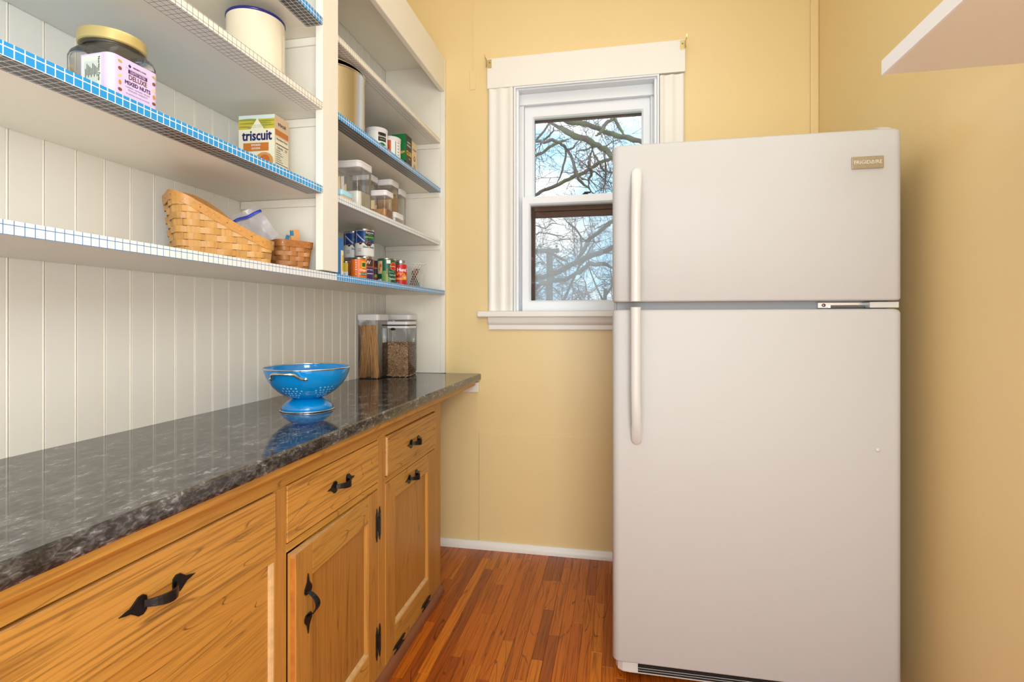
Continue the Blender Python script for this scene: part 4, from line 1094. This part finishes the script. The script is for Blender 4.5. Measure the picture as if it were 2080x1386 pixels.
# ---------------------------------------------------------------- clear storage boxes
def tub(name, label, x, y, z, hx, hy, r, h, lidh, fill=None, cat='container', group=None, rz=0):
    t = thing(name, label, cat, (x, y, z), rz, group); Wm = WM[t]
    n = len(rrect(1, 1, .1, 6)); mb = MB(Wm); vs = []; fs = []
    lv = [(-.004, .0), (-.001, .003), (0, .008), (0, h-lidh)]
    for e, zz in lv: vs += [(px, py, zz) for px, py in rrect(hx+e, hy+e, r, 6)]
    for i in range(len(lv)-1):
        for k in range(n): fs.append((i*n+k, i*n+(k+1) % n, (i+1)*n+(k+1) % n, (i+1)*n+k))
    fs.append(tuple(range(n))[::-1])
    mb.add(vs, fs).build('clear_body', M_clear, t, auto=45)
    L = MB(Wm)
    lv = [(.0, h-lidh-.002), (.0022, h-lidh), (.0022, h-lidh*.42), (.0008, h-lidh*.40), (.0008, h-lidh*.36), (.0022, h-lidh*.34), (.0020, h-.002), (-.002, h)]
    vs = []; fs = []
    for e, zz in lv: vs += [(px, py, zz) for px, py in rrect(hx+e, hy+e, r, 6)]
    for i in range(len(lv)-1):
        for k in range(n): fs.append((i*n+k, i*n+(k+1) % n, (i+1)*n+(k+1) % n, (i+1)*n+k))
    fs += [tuple(range(n))[::-1], tuple((len(lv)-1)*n+k for k in range(n))]
    L.add(vs, fs).build('lid', M_lid, t, auto=35)
    return t, Wm
def heap(name, label, cat, Wm, hx, hy, r, z0, h, mat, flakes=0, fsize=.004, fm=None, seed=1):
    """loose dry food filling a container: a filled volume with its pieces standing proud"""
    rnd = random.Random(seed); mb = MB(Wm)
    mb.prism(rrect(hx, hy, r, 5), z0, z0+h*.93, 'Z')
    for i in range(flakes):
        s = rnd.choice('fsftrbl')
        if s in 'fb' : px, py, pz = rnd.uniform(-hx, hx), (-hy if s == 'f' else hy), rnd.uniform(z0, z0+h)
        elif s in 'rl': px, py, pz = (hx if s == 'r' else -hx), rnd.uniform(-hy, hy), rnd.uniform(z0, z0+h)
        elif s == 's': px, py, pz = hx*.97, rnd.uniform(-hy, hy), rnd.uniform(z0, z0+h)
        else: px, py, pz = rnd.uniform(-hx, hx), rnd.uniform(-hy, hy), z0+h*rnd.uniform(.9, 1.02)
        R_ = Matrix.Translation((px*.985, py*.985, pz)) @ Matrix.Rotation(rnd.uniform(0, 6.28), 4, 'Z') @ Matrix.Rotation(rnd.uniform(0, 3.1), 4, 'X')
        a, b, c = fsize*rnd.uniform(.6, 1.3), fsize*rnd.uniform(.5, 1.0), fsize*rnd.uniform(.15, .45)
        mb.add([(-a, -b*.6, 0), (a*.2, -b, 0), (a, .1*b, 0), (.1*a, b, 0), (0, 0, c), (0, 0, -c)], [(0, 1, 4), (1, 2, 4), (2, 3, 4), (3, 0, 4), (1, 0, 5), (2, 1, 5), (3, 2, 5), (0, 3, 5)], rnd.randrange(1, 1+len(fm)), M=R_)
    mats = [mat]+(fm or [])
    o = mb.build(name, mats, None, recalc=False)
    return tag(o, label, cat, kind='stuff')
C_flour = col('flour', 240, 234, 222, .8); C_cer1 = col('toasted_cereal', 200, 146, 92, .7); C_cer2 = col('pale_cereal', 222, 178, 122, .7); C_oat = col('oat_flake', 214, 184, 138, .7)
C_gran1 = col('granola_brown', 172, 132, 88, .7); C_gran3 = col('granola_rose', 168, 132, 108, .7); C_gran2 = col('granola_dark', 92, 64, 48, .7); C_raisin = col('raisin', 70, 44, 50, .5); C_nut = col('almond_flake', 226, 200, 160, .6)
t, Wm = tub('storage_tub', 'large clear plastic tub with white lid nearest the upright on the white-edged right shelf', -.930, 1.735, R2, .050, .050, .020, .179, .024, group='clear white-lidded storage containers')
heap('flour', 'white flour filling the lower half of the large clear tub', 'flour', Wm, .0475, .0475, .018, .003, .072, C_flour)
t, Wm = tub('storage_tub', 'short clear plastic canister with white lid in front, right of the large tub', -.885, 1.868, R2, .034, .034, .012, .108, .020, group='clear white-lidded storage containers')
heap('cereal', 'brown cereal in the short front canister', 'cereal', Wm, .0315, .0315, .010, .003, .036, C_cer1, 120, .004, [C_cer1, C_gran1], 2)
t, Wm = tub('storage_tub', 'clear canister of toasted cereal with white lid behind the large tub', -1.010, 1.980, R2, .040, .040, .014, .205, .024, group='clear white-lidded storage containers')
heap('cereal', 'toasted orange cereal in the canister behind the large tub', 'cereal', Wm, .0375, .0375, .012, .003, .135, C_cer1, 260, .005, [C_cer1, C_cer2, C_almond], 3)
t, Wm = tub('storage_tub', 'tall clear canister of pale cereal with white lid in the middle of the right shelf', -.965, 2.085, R2, .040, .040, .014, .208, .024, group='clear white-lidded storage containers')
heap('cereal', 'pale cereal in the tall middle canister', 'cereal', Wm, .0375, .0375, .012, .003, .150, C_cer2, 260, .005, [C_cer2, C_oat, C_cer1], 4)
tub('storage_tub', 'empty clear canister with white lid farthest along the white-edged right shelf', -.985, 2.225, R2, .036, .036, .012, .205, .026, group='clear white-lidded storage containers')
t, Wm = tub('food_box', 'low white plastic food box lying in front of the tall canisters', -.895, 1.995, R2, .028, .040, .010, .050, .022)
MB(Wm).box((-.0262, -.0382, .003), (.0262, .0382, .027)).build('lining', M_lid, t)
bl = thing('butter_dish', 'pale blue glass dish with lid at the left end of the white-edged right shelf', 'dish', (-.876, 1.556, R2)); Wm = WM[bl]
MB(Wm).prism(rrect(.020, .034, .008, 4), 0, .014, 'Z').build('dish', C_tan, bl, auto=40)
MB(Wm).prism(rrect(.022, .036, .010, 4), .014, .034, 'Z').build('cover', C_lblue, bl, bevel=.004, auto=40)

# ---------------------------------------------------------------- upper right shelf
pl = (-.975, 1.637, R3)
sp_ = thing('stock_pot', 'large brushed steel stock pot with tilted lid on the blue-edged right shelf', 'pot', pl); Wm = WM[sp_]
MB(Wm).lathe([(0, 0), (.118, 0), (.123, .004), (.124, .012), (.124, .186), (.1255, .189), (.1275, .190), (.1275, .193), (.1235, .194), (.122, .192), (.121, .012), (0, .008)], 72).build('body', M_steel, sp_, auto=35)
Lm = Wm @ Matrix.Translation((.06, .09, .1965)) @ Matrix.Rotation(math.radians(-5.0), 4, Vector((.85, -.5, 0))) @ Matrix.Translation((-.06, -.09, 0))
MB(Lm).lathe([(0, .006), (.09, .006), (.118, .004), (.1255, .0035), (.1268, .001), (.1255, -.0015), (.118, -.0015), (.116, .001), (.09, .003), (0, .004)], 64).build('lid', M_steel, sp_, auto=35)
def carton_tube(label, x, y, r, h, deco):
    t = thing('oat_canister', label, 'canister', (x, y, R3)); Wm = WM[t]
    MB(Wm).lathe([(0, 0), (r, 0), (r, h-.010), (0, h-.010)], 40).build('card_tube', C_whitep, t, auto=40)
    MB(Wm).lathe([(r, h-.016), (r+.0012, h-.016), (r+.0014, h-.002), (r-.001, h), (0, h-.001)], 40).build('plastic_lid', M_lid, t, auto=40)
    deco(t, Wm, r+.0002, h, facing(x, y)); return t
def dec1(t, Wm, r, h, a):
    q = MB(Wm); cyl_patch(q, r, a+.15, a+1.0, h*.56, h*.84, n=8); q.build('brand_panel', C_black, t, recalc=False)
    q = MB(Wm); cyl_text(q, 'Essential', .0105, r+.0003, a+.58, h*.72, bold=.0003); cyl_text(q, 'EVERYDAY', .005, r+.0003, a+.58, h*.63); q.build('lettering', C_whitep, t, recalc=False)
    q = MB(Wm); cyl_blob(q, r+.0001, a+.55, h*.22, .030, .038, n=22); q.build('green_disc', C_green, t, recalc=False)
carton_tube('white oat canister with black panel and green disc beside the steel pot', -.948, 1.955, .043, .125, dec1)
def dec2(t, Wm, r, h, a):
    q = MB(Wm); cyl_patch(q, r, a-1.3, a+.05, h*.10, h*.86, n=10); q.build('red_panel', col('red_orange_print', 206, 84, 40), t, recalc=False)
    q = MB(Wm); cyl_blob(q, r+.0002, a-.45, h*.64, .013, .014, n=14); q.build('hat_picture', C_brown, t, recalc=False)
    q = MB(Wm); cyl_blob(q, r+.0003, a-.50, h*.40, .012, .016, n=14); q.build('oat_picture', C_tan, t, recalc=False)
    q = MB(Wm); cyl_patch(q, r+.0002, a+.50, a+.56, h*.2, h*.84, n=1)
    for i in range(5): cyl_patch(q, r+.0002, a+.75, a+.95, h*(.80-.10*i), h*(.82-.10*i), n=2)
    q.build('print', C_brown, t, recalc=False)
carton_tube('white oat canister with orange-red panel between the other canister and the green box', -.940, 2.070, .042, .128, dec2)
t, bx, Wm, hx, hy = carton('cracker_box', 'green and black cracker box with yellow lettering at the end of the upper right shelf', 'box', -.965, -.900, 2.140, 2.206, R3, .172, (C_green, C_black, C_dgreen))
front('lettering', C_whitep, lambda q: [flat_text(q, s, .012, FO(-.014, .150-.014*i), ux, uz, bold=.0004) for i, s in enumerate(('NEW', 'LOOK', 'SAME'))])
front('cracker_picture', C_bread, lambda q: (flat_blob(q, FO(-.012, .082), ux, uz, .015, .026, rot=.3), flat_blob(q, FO(.008, .092), ux, uz, .022, .006, rot=.2)))
front('cracker_picture', C_org2, lambda q: flat_blob(q, FO(-.010, .082, .0004), ux, uz, .008, .012, rot=.4))
front('dark_corner', C_black, lambda q: flat_quad(q, FO(), ux, uz, -.01, hx, 0, .055))
front('lettering', C_whitep, lambda q: (flat_text(q, 'NABISCO', .0085, SO(0, .142), uy, uz, bold=.0003), flat_text(q, 'ORIGINAL', .0095, SO(0, .128), uy, uz, bold=.0003)))
front('lettering', C_yellow, lambda q: (flat_text(q, 'CLUB', .026, SO(0, .094), uy, uz, sx=.85, bold=.0012), flat_text(q, 'MINIS', .0075, SO(.008, .072), uy, uz, bold=.0003)))
front('red_band', C_red, lambda q: flat_quad(q, SO(), uy, uz, -hy, hy, .028, .046))
t, bx, Wm, hx, hy = carton('cracker_box', 'plain tan food box behind the green and black cracker box', 'box', -.985, -.902, 2.214, 2.272, R3, .166, (C_tan, C_tan, C_tan))
front('lettering', C_brown, lambda q: (flat_text(q, 'crackers', .012, SO(0, .132), uy, uz, bold=.0003), flat_blob(q, SO(0, .092), uy, uz, .010, .012)))
front('emblem', C_grey, lambda q: flat_blob(q, SO(0, .054), uy, uz, .012, .014))
front('emblem', C_tan, lambda q: flat_blob(q, SO(0, .093, .0005), uy, uz, .005, .006))

# ---------------------------------------------------------------- counter: canisters
ZK = .8401
def keeper(label, x, y, hx, hy, r, h, lidh, gasket, latch):
    t = thing('storage_canister', label, 'canister', (x, y, ZK)); Wm = WM[t]
    n = len(rrect(1, 1, .1, 5)); vs = []; fs = []
    lv = [(-.006, .0), (-.003, .002), (-.003, .010), (0, .014), (0, h-lidh)]
    for e, zz in lv: vs += [(px, py, zz) for px, py in rrect(hx+e, hy+e, r, 5)]
    for i in range(len(lv)-1):
        for k in range(n): fs.append((i*n+k, i*n+(k+1) % n, (i+1)*n+(k+1) % n, (i+1)*n+k))
    fs.append(tuple(range(n))[::-1])
    MB(Wm).add(vs, fs).build('clear_body', M_clear, t, auto=45)
    L = MB(Wm); z0 = h-lidh
    L.prism(rrect(hx+.003, hy+.003, r+.002, 5), z0+.010 if gasket else z0, h, 'Z').build('lid', M_lid, t, bevel=.0015, auto=40)
    if gasket:
        MB(Wm).prism(rrect(hx+.002, hy+.002, r+.001, 5), z0+.004, z0+.010, 'Z').build('black_gasket', C_black, t, auto=40)
        MB(Wm).prism(rrect(hx+.0025, hy+.0025, r+.002, 5), z0-.006, z0+.004, 'Z').build('collar', M_lid, t, bevel=.001, auto=40)
    if latch:
        MB(Wm @ Matrix.Translation((-.006, -hy-.0035, z0-.010)) @ Matrix.Rotation(PI/2, 4, 'X')).lathe([(0, .004), (.008, .003), (.011, .0), (0, 0)], 20, M=Matrix.Diagonal((1.2, .55, 1, 1))).build('latch', C_black, t, smooth=True)
    MB(Wm).prism(rrect(hx-.004, hy-.004, r, 5), .0002, .0035, 'Z').build('base_pad', C_black, t, auto=40)
    return t, Wm
t, Wm = keeper('tall clear canister of spaghetti standing in the counter corner', -1.068, 2.170, .050, .052, .012, .284, .026, False, False)
mb = MB(Wm); rnd = random.Random(5)
for i in range(170):
    grp = i % 3
    bx0, by0 = (rnd.uniform(-.044, .006), rnd.uniform(-.044, .040)) if grp < 2 else (rnd.uniform(.010, .042), rnd.uniform(-.046, .0))
    tx0, ty0 = (rnd.uniform(-.046, .012), rnd.uniform(-.044, .040)) if grp < 2 else (rnd.uniform(-.006, .022), rnd.uniform(-.044, .0))
    if grp < 2: bx0 = -.018+bx0*.75
    h_ = rnd.uniform(.225, .238)
    mb.tube([(bx0, by0, .0045), (tx0, ty0, h_)], .0011, 4, mi=i % 2)
tag(mb.build('spaghetti', [col('spaghetti', 232, 178, 112, .5), col('spaghetti_darker', 206, 146, 80, .5)], None), 'long dry spaghetti leaning in the tall counter canister', 'spaghetti', kind='stuff')  # every second strand takes the darker tone
t, Wm = keeper('clear canister of granola with black-sealed white lid on the counter', -.985, 2.263, .064, .052, .014, .252, .024, True, True)
heap('granola', 'brown granola filling the lower half of the clear canister', 'granola', Wm, .060, .048, .012, .0045, .150, C_gran1, 4800, .0047, [C_gran1, C_oat, C_gran3, C_nut, C_gran3, C_cer1, C_gran1, C_gran2], 6)
keeper('tall empty clear canister with white lid behind the granola canister', -1.020, 2.368, .064, .046, .014, .284, .024, False, False)

# ---------------------------------------------------------------- colander
cl = (-.880, 1.370, .8402)
cd = thing('colander', 'bright blue enamel colander on a round foot with metal handles on the dark countertop', 'colander', cl, math.radians(0)); Wm = WM[cd]
SEG, RG = 180, 44; Rr, Hb, zf = .1175, .092, .030
vs = []; fs = []
for i in range(RG+1):
    t_ = i/RG; ang = t_*1.42
    rad = .002+(Rr-.002)*math.sin(ang)/math.sin(1.42); zz = zf+Hb*(1-math.cos(ang))/(1-math.cos(1.42))
    for k in range(SEG): vs.append((rad*math.cos(2*PI*k/SEG), rad*math.sin(2*PI*k/SEG), zz))
holes = set()
for c in range(6):           # six triangular clusters of round holes
    a0 = (c*60+33)*SEG/360
    for row, cnt in ((13, 1), (16, 3), (19, 4), (22, 5), (25, 6), (28, 4)):
        for j in range(cnt):
            kk = int(round(a0+(j-(cnt-1)/2)*3.6+(.5 if row % 2 else 0))) % SEG
            holes.add((row, kk))
for i in range(RG):
    for k in range(SEG):
        if (i, k) in holes: continue
        k2 = (k+1) % SEG; fs.append((i*SEG+k, i*SEG+k2, (i+1)*SEG+k2, (i+1)*SEG+k))
bowl = MB(Wm).add(vs, fs).build('bowl', M_enblue, cd, smooth=True, solid=.0016)
zr = zf+Hb
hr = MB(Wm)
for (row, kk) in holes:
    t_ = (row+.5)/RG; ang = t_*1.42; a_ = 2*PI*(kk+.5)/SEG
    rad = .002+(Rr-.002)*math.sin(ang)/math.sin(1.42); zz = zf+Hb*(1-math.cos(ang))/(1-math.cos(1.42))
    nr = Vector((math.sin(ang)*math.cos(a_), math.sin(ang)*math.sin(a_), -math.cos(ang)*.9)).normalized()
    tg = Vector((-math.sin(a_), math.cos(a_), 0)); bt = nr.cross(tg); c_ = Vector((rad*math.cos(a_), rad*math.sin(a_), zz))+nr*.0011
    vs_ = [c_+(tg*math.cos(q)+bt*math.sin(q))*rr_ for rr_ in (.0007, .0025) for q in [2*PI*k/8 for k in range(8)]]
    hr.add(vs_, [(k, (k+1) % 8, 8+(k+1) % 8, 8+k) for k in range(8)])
hr.build('lit_hole_rings', plain('pale_blue_lit_interior', lin(150, 214, 248), 0.2), cd, kind='stuff', recalc=False)  # pale colour paints in the bright interior glimpsed through the holes
MB(Wm).lathe([(Rr+.0015+.0022*math.cos(a), zr+.0008+.0022*math.sin(a)) for a in [2*PI*i/10 for i in range(10)]], 96, closed=True).build('rim', M_chrome, cd, smooth=True)
MB(Wm).lathe([(.030, .0355), (.042, .0335), (.056, .026), (.067, .015), (.0735, .003), (.0722, .003), (.0655, .015), (.055, .0245), (.041, .032), (.030, .034)], 80).build('foot', M_enblue, cd, smooth=True)
MB(Wm).lathe([(.0733+.0017*math.cos(a), .0018+.0017*math.sin(a)) for a in [2*PI*i/8 for i in range(8)]], 80, closed=True).build('foot_rim', M_chrome, cd, smooth=True)
for a_ in (math.radians(-86), math.radians(94)):
    H_ = Wm @ Matrix.Rotation(a_, 4, 'Z'); rb = .1125; z_ = zr-.020
    def hp(ang, out, z): return ((rb+out)*math.cos(ang), (rb+out)*math.sin(ang), z)
    w_ = .36
    pts = [hp(-w_-.08, .001, z_-.003), hp(-w_, .004, z_-.002), hp(-w_+.05, .010, z_+.003), hp(-w_+.12, .020, z_+.011), hp(-w_+.2, .025, z_+.013), hp(0, .027, z_+.0135), hp(w_-.2, .025, z_+.013), hp(w_-.12, .020, z_+.011), hp(w_-.05, .010, z_+.003), hp(w_, .004, z_-.002), hp(w_+.08, .001, z_-.003)]
    hm = MB(H_).tube(pts, .0040, 10)
    for s in (-1, 1):
        hm.add(*(lambda c_: ([(c_[0]+.0065*math.cos(u)*math.cos(v)*1.0, c_[1]+.0085*math.sin(u)*math.cos(v), c_[2]+.0055*math.sin(v)) for v in (-1.4, -.7, 0, .7, 1.4) for u in [2*PI*q/10 for q in range(10)]], [(r_*10+q, r_*10+(q+1) % 10, (r_+1)*10+(q+1) % 10, (r_+1)*10+q) for r_ in range(4) for q in range(10)]))(hp(s*(w_+.09), -.001, z_-.003)))
    hm.build('handle', M_chrome, cd, smooth=True)

# ================================================================== outside the window
struct(MB().box((-26, YB+1.2, -3.3), (26, 60, -3.2)).build('ground', M_grass))
pl = thing('utility_pole', 'weathered wooden utility pole with crossarm seen through the lower window pane', 'pole', (-2.6, 20.6, -3.2)); Wm = WM[pl]
MB(Wm).lathe([(0, 0), (.17, 0), (.125, 7.12), (0, 7.15)], 14).build('post', M_pole, pl, auto=40)
MB(Wm).box((-.78, -.20, 6.93), (.40, -.10, 7.10), M=Matrix.Rotation(.12, 4, 'Y') @ Matrix.Translation((-.82, 0, 0)) if False else None).build('crossarm', M_pole, pl, bevel=.01)
for x in (-.68, -.35, .30): MB(Wm @ Matrix.Translation((x, -.15, 7.10))).lathe([(.012, 0), (.012, .05), (.045, .06), (.05, .10), (.03, .14), (0, .15)], 10).build('insulator', M_pole, pl, auto=40)
MB(Wm).tube([(-.55, -.15, 6.95), (-.02, -.14, 6.35)], .02, 6).tube([(.30, -.15, 6.95), (.02, -.14, 6.35)], .02, 6).build('brace', M_pole, pl)
BR = [
 (0.037, [(-0.89,6.92,3.73),(-0.66,6.56,3.5),(-0.49,6.25,3.29),(-0.35,6.45,3.31),(-0.23,6.87,3.37),(-0.11,6.89,3.29),(-0.05,6.49,3.08),(0.17,6.25,2.83),(0.66,6.53,2.63)]),
 (0.033, [(-0.71,7.0,3.8),(-0.61,6.66,3.62),(-0.43,6.82,3.65),(-0.26,7.24,3.73),(-0.1,7.31,3.67),(0.05,6.92,3.48),(0.28,6.65,3.32),(0.79,6.89,3.08)]),
 (0.025, [(-0.28,7.02,3.55),(-0.22,7.02,3.57),(-0.13,7.43,3.87),(-0.02,7.65,3.98),(0.05,7.36,3.74),(0.12,6.98,3.46)]),
 (0.018, [(-1.07,6.44,3.39),(-1.01,6.51,3.36),(-0.84,6.13,3.2),(-0.71,5.85,3.13),(-0.65,6.09,3.18),(-0.61,6.49,3.22),(-0.55,6.47,3.13),(-0.48,6.05,2.88),(-0.43,5.85,2.71),(-0.37,6.16,2.68),(-0.26,6.52,2.65)]),
 (0.026, [(-1.26,7.26,2.8),(-1.18,7.59,2.93),(-1.08,7.93,3.09),(-0.89,7.79,3.11),(-0.7,7.37,3.07),(-0.55,7.29,3.11),(-0.42,7.66,3.27),(-0.26,7.95,3.46),(-0.07,7.72,3.44),(0.2,7.32,3.35)]),
 (0.017, [(-0.81,7.15,2.95),(-0.77,7.39,3.17),(-0.76,7.79,3.46),(-0.74,7.77,3.62),(-0.59,7.36,3.52),(-0.51,7.15,3.54)]),
 (0.017, [(-0.29,6.85,3.34),(-0.32,6.57,3.15),(-0.32,6.19,2.95),(-0.29,6.27,2.86),(-0.35,6.69,2.88),(-0.34,6.83,2.81)]),
 (0.013, [(-0.33,6.92,3.41),(-0.28,6.56,3.18),(-0.21,6.25,2.97),(-0.15,6.45,2.92),(-0.05,6.87,3.01),(0.09,6.89,3.03)]),
 (0.022, [(-1.26,7.57,3.47),(-1.24,7.99,3.63),(-1.09,8.13,3.76),(-0.95,7.79,3.71),(-0.75,7.46,3.66),(-0.68,7.63,3.73)]),
 (0.015, [(-1.11,7.0,3.48),(-1.04,6.87,3.5),(-0.99,7.22,3.73),(-0.95,7.54,3.96),(-0.87,7.36,4.0)]),
 (0.012, [(-0.78,7.75,3.29),(-0.65,8.17,3.4),(-0.52,8.19,3.29),(-0.38,7.79,3.17),(-0.25,7.55,2.92)]),
 (0.013, [(-0.19,7.0,3.38),(-0.14,6.66,3.1),(-0.14,6.82,2.95),(-0.17,7.24,2.81)]),
 (0.015, [(-1.27,8.27,3.81),(-1.18,8.29,3.94),(-0.97,7.89,3.94),(-0.88,7.65,3.96)]),
 (0.011, [(-0.55,6.7,3.25),(-0.43,6.74,3.28),(-0.35,7.16,3.44),(-0.13,7.34,3.51),(0.05,7.03,3.48)]),
 (0.009, [(-0.54,6.65,3.21),(-0.4,6.23,2.98),(-0.33,6.06,2.86),(-0.25,6.39,2.89),(-0.14,6.73,2.88),(-0.06,6.59,2.73)]),
 (0.035, [(-1.21,7.0,1.67),(-1.05,6.87,1.67),(-0.98,7.22,1.7),(-0.89,7.54,1.77),(-0.72,7.36,1.81),(-0.52,6.94,1.86),(-0.35,6.9,1.93),(-0.19,7.3,2.04),(-0.06,7.55,2.13),(0.26,7.29,2.22),(0.78,6.9,2.21)]),
 (0.029, [(-1.19,7.0,1.46),(-1.01,6.57,1.5),(-0.89,6.48,1.56),(-0.79,6.86,1.62),(-0.69,7.15,1.64),(-0.56,6.93,1.69),(-0.42,6.52,1.72),(-0.33,6.52,1.8),(-0.23,6.93,1.83),(-0.12,7.15,1.84),(-0.02,6.86,1.75)]),
 (0.028, [(-0.52,7.02,1.87),(-0.48,7.02,1.96),(-0.43,7.43,2.13),(-0.39,7.65,2.27),(-0.25,7.36,2.31),(-0.13,6.98,2.34),(-0.06,7.07,2.4),(0.15,7.49,2.65)]),
 (0.010, [(-1.34,8.36,2.46),(-1.31,8.54,2.52),(-1.18,8.23,2.49),(-0.97,7.87,2.4),(-0.83,8.0,2.39),(-0.74,8.42,2.46)]),
 (0.009, [(-1.27,7.95,2.54),(-1.26,8.32,2.62),(-1.1,8.22,2.55),(-0.95,7.79,2.55),(-0.72,7.67,2.48)]),
 (0.014, [(-0.71,7.07,2.48),(-0.65,7.19,2.44),(-0.59,7.62,2.44),(-0.51,7.72,2.32),(-0.48,7.36,2.14),(-0.48,7.05,1.96)]),
 (0.021, [(-1.44,8.71,2.3),(-1.33,8.64,2.26),(-1.11,8.22,2.19),(-0.93,8.06,2.1),(-0.82,8.39,2.06),(-0.74,8.74,2.03)]),
 (0.009, [(-0.41,7.95,2.66),(-0.33,8.32,2.53),(-0.22,8.22,2.57),(-0.13,7.79,2.53)]),
 (0.013, [(-1.06,8.95,1.94),(-0.84,8.66,1.97),(-0.91,8.28,2.03),(-0.99,8.37,2.12)]),
 (0.010, [(-0.39,7.95,1.94),(-0.35,8.32,1.83),(-0.27,8.22,1.74),(-0.08,7.79,1.68)]),
 (0.012, [(-0.68,8.09,1.78),(-0.68,8.23,1.63),(-0.59,7.89,1.44),(-0.54,7.56,1.33)]),
 (0.010, [(-0.53,7.49,1.76),(-0.46,7.89,1.67),(-0.43,7.87,1.51),(-0.46,7.46,1.36)]),
 (0.012, [(-1.01,7.69,1.66),(-0.93,8.03,1.58),(-0.82,7.89,1.47),(-0.7,7.47,1.32)]),
 (0.012, [(-0.07,6.85,1.79),(-0.06,7.12,1.65),(-0.06,7.51,1.39)]),
]

tree = thing('bare_tree', 'large leafless tree with mossy limbs spreading close outside the window', 'tree', (1.9, 7.2, -3.2)); Wm = WM[tree]
MB().tube([(1.9, 7.2, -3.2), (1.85, 7.2, -.5), (1.95, 7.1, 1.2), (1.8, 7.0, 2.2), (1.5, 6.9, 3.0), (1.6, 7.0, 4.4)], [.34, .26, .24, .2, .15, .1], 14).build('trunk', M_bark, tree, smooth=True)
for a, b, r in (((1.8, 7.0, 2.2), (.66, 6.53, 2.63), .075), ((1.5, 6.9, 3.0), (.79, 6.89, 3.08), .07), ((1.85, 7.1, 1.3), (.75, 7.0, 2.05), .06)):
    MB().tube([a, tuple((a[i]+b[i])/2+(.06 if i == 2 else 0) for i in range(3)), b], [r, r*.8, r*.6], 8).build('branch', M_bark, tree, smooth=True)
rnd = random.Random(11); tw = MB()
def wob(p, s): return Vector(p)+Vector((rnd.uniform(-s, s), rnd.uniform(-s, s), rnd.uniform(-s, s)))
def twig(p, d, L, r, lev):
    n = 4; pts = [p]; v = d.normalized()
    for i in range(n):
        v = (v+Vector((rnd.uniform(-.35, .35), rnd.uniform(-.35, .35), rnd.uniform(-.30, .30)))).normalized()
        pts.append(pts[-1]+v*(L/n))
    tw.tube(pts, [r*(1-.75*i/n) for i in range(n+1)], 4, cap=False)
    if lev > 0:
        for i in range(1, n+1):
            for _ in range(rnd.choice((1, 1, 2))):
                q = Vector((rnd.uniform(-1, 1), rnd.uniform(-.7, .7), rnd.uniform(-.9, .9)))
                twig(pts[i], v*.7+q*.9, L*rnd.uniform(.35, .65), r*.62, lev-1)
for idx, (r, P_) in enumerate(BR):
    pts = []
    P_ = [Vector(p) for p in P_]
    for i in range(len(P_)-1):
        pts.append(P_[i])
        for t_ in (.33, .67): pts.append(wob(P_[i].lerp(P_[i+1], t_), .012))
    pts.append(P_[-1]); n = len(pts)
    rr_ = [r*(1.02-.10*abs(i/(n-1)-.4))*rnd.uniform(.93, 1.07)*min(1, .30+.70*min(i, n-1-i)/4) for i in range(n)]
    MB().tube(pts, rr_, 8).build('branch', M_moss if idx in (0, 1, 2, 8, 4) else M_bark, tree, smooth=True)
    for i in range(1, n-1):
        if rnd.random() < .33:
            d = Vector((rnd.uniform(-1, 1), rnd.uniform(-.6, .6), rnd.uniform(-.8, 1)))
            twig(pts[i], d, rnd.uniform(.25, .65), rnd.uniform(.0035, .0065), 2)
tw.build('twigs', M_twig, tree, kind='stuff', recalc=False)
# more bare trees farther away
def far_tree(loc, H, label, seed, name='bare_tree'):
    t = thing(name, label, 'tree', loc); Wm = WM[t]; rd = random.Random(seed)
    global tw, rnd
    rnd = rd; tw = MB()
    b = Vector(loc); top = b+Vector((.3, 0, H*.55))
    MB().tube([b, b+Vector((.05, 0, H*.25)), top], [.16, .13, .09], 9).build('trunk', M_bark, t, smooth=True)
    for i in range(9):
        f = .42+.58*i/9; p = b.lerp(top, f); a = rd.uniform(0, 6.28)
        L = H*rd.uniform(.28, .42); d = Vector((math.cos(a), .5*math.sin(a), rd.uniform(.35, 1.0))).normalized()
        pts = [p, p+d*L*.35+Vector((0, 0, -.05)), p+d*L*.7+Vector((0, 0, .1)), p+d*L]
        MB().tube(pts, [.055, .042, .03, .016], 6).build('branch', M_bark, t, smooth=True)
        for q in pts[1:]:
            for _ in range(4): twig(q, Vector((rd.uniform(-1, 1), rd.uniform(-.6, .6), rd.uniform(-.3, 1))), rd.uniform(.7, 1.5), .014, 2)
    tw.build('twigs', M_twig, t, kind='stuff', recalc=False)
far_tree((-2.2, 14.5, -3.2), 8.2, 'slender leafless tree beyond the big one, left in the lower window pane', 21)
far_tree((-0.8, 25.0, -3.2), 10.5, 'slender leafless tree beyond the big one, right in the lower window pane', 33)
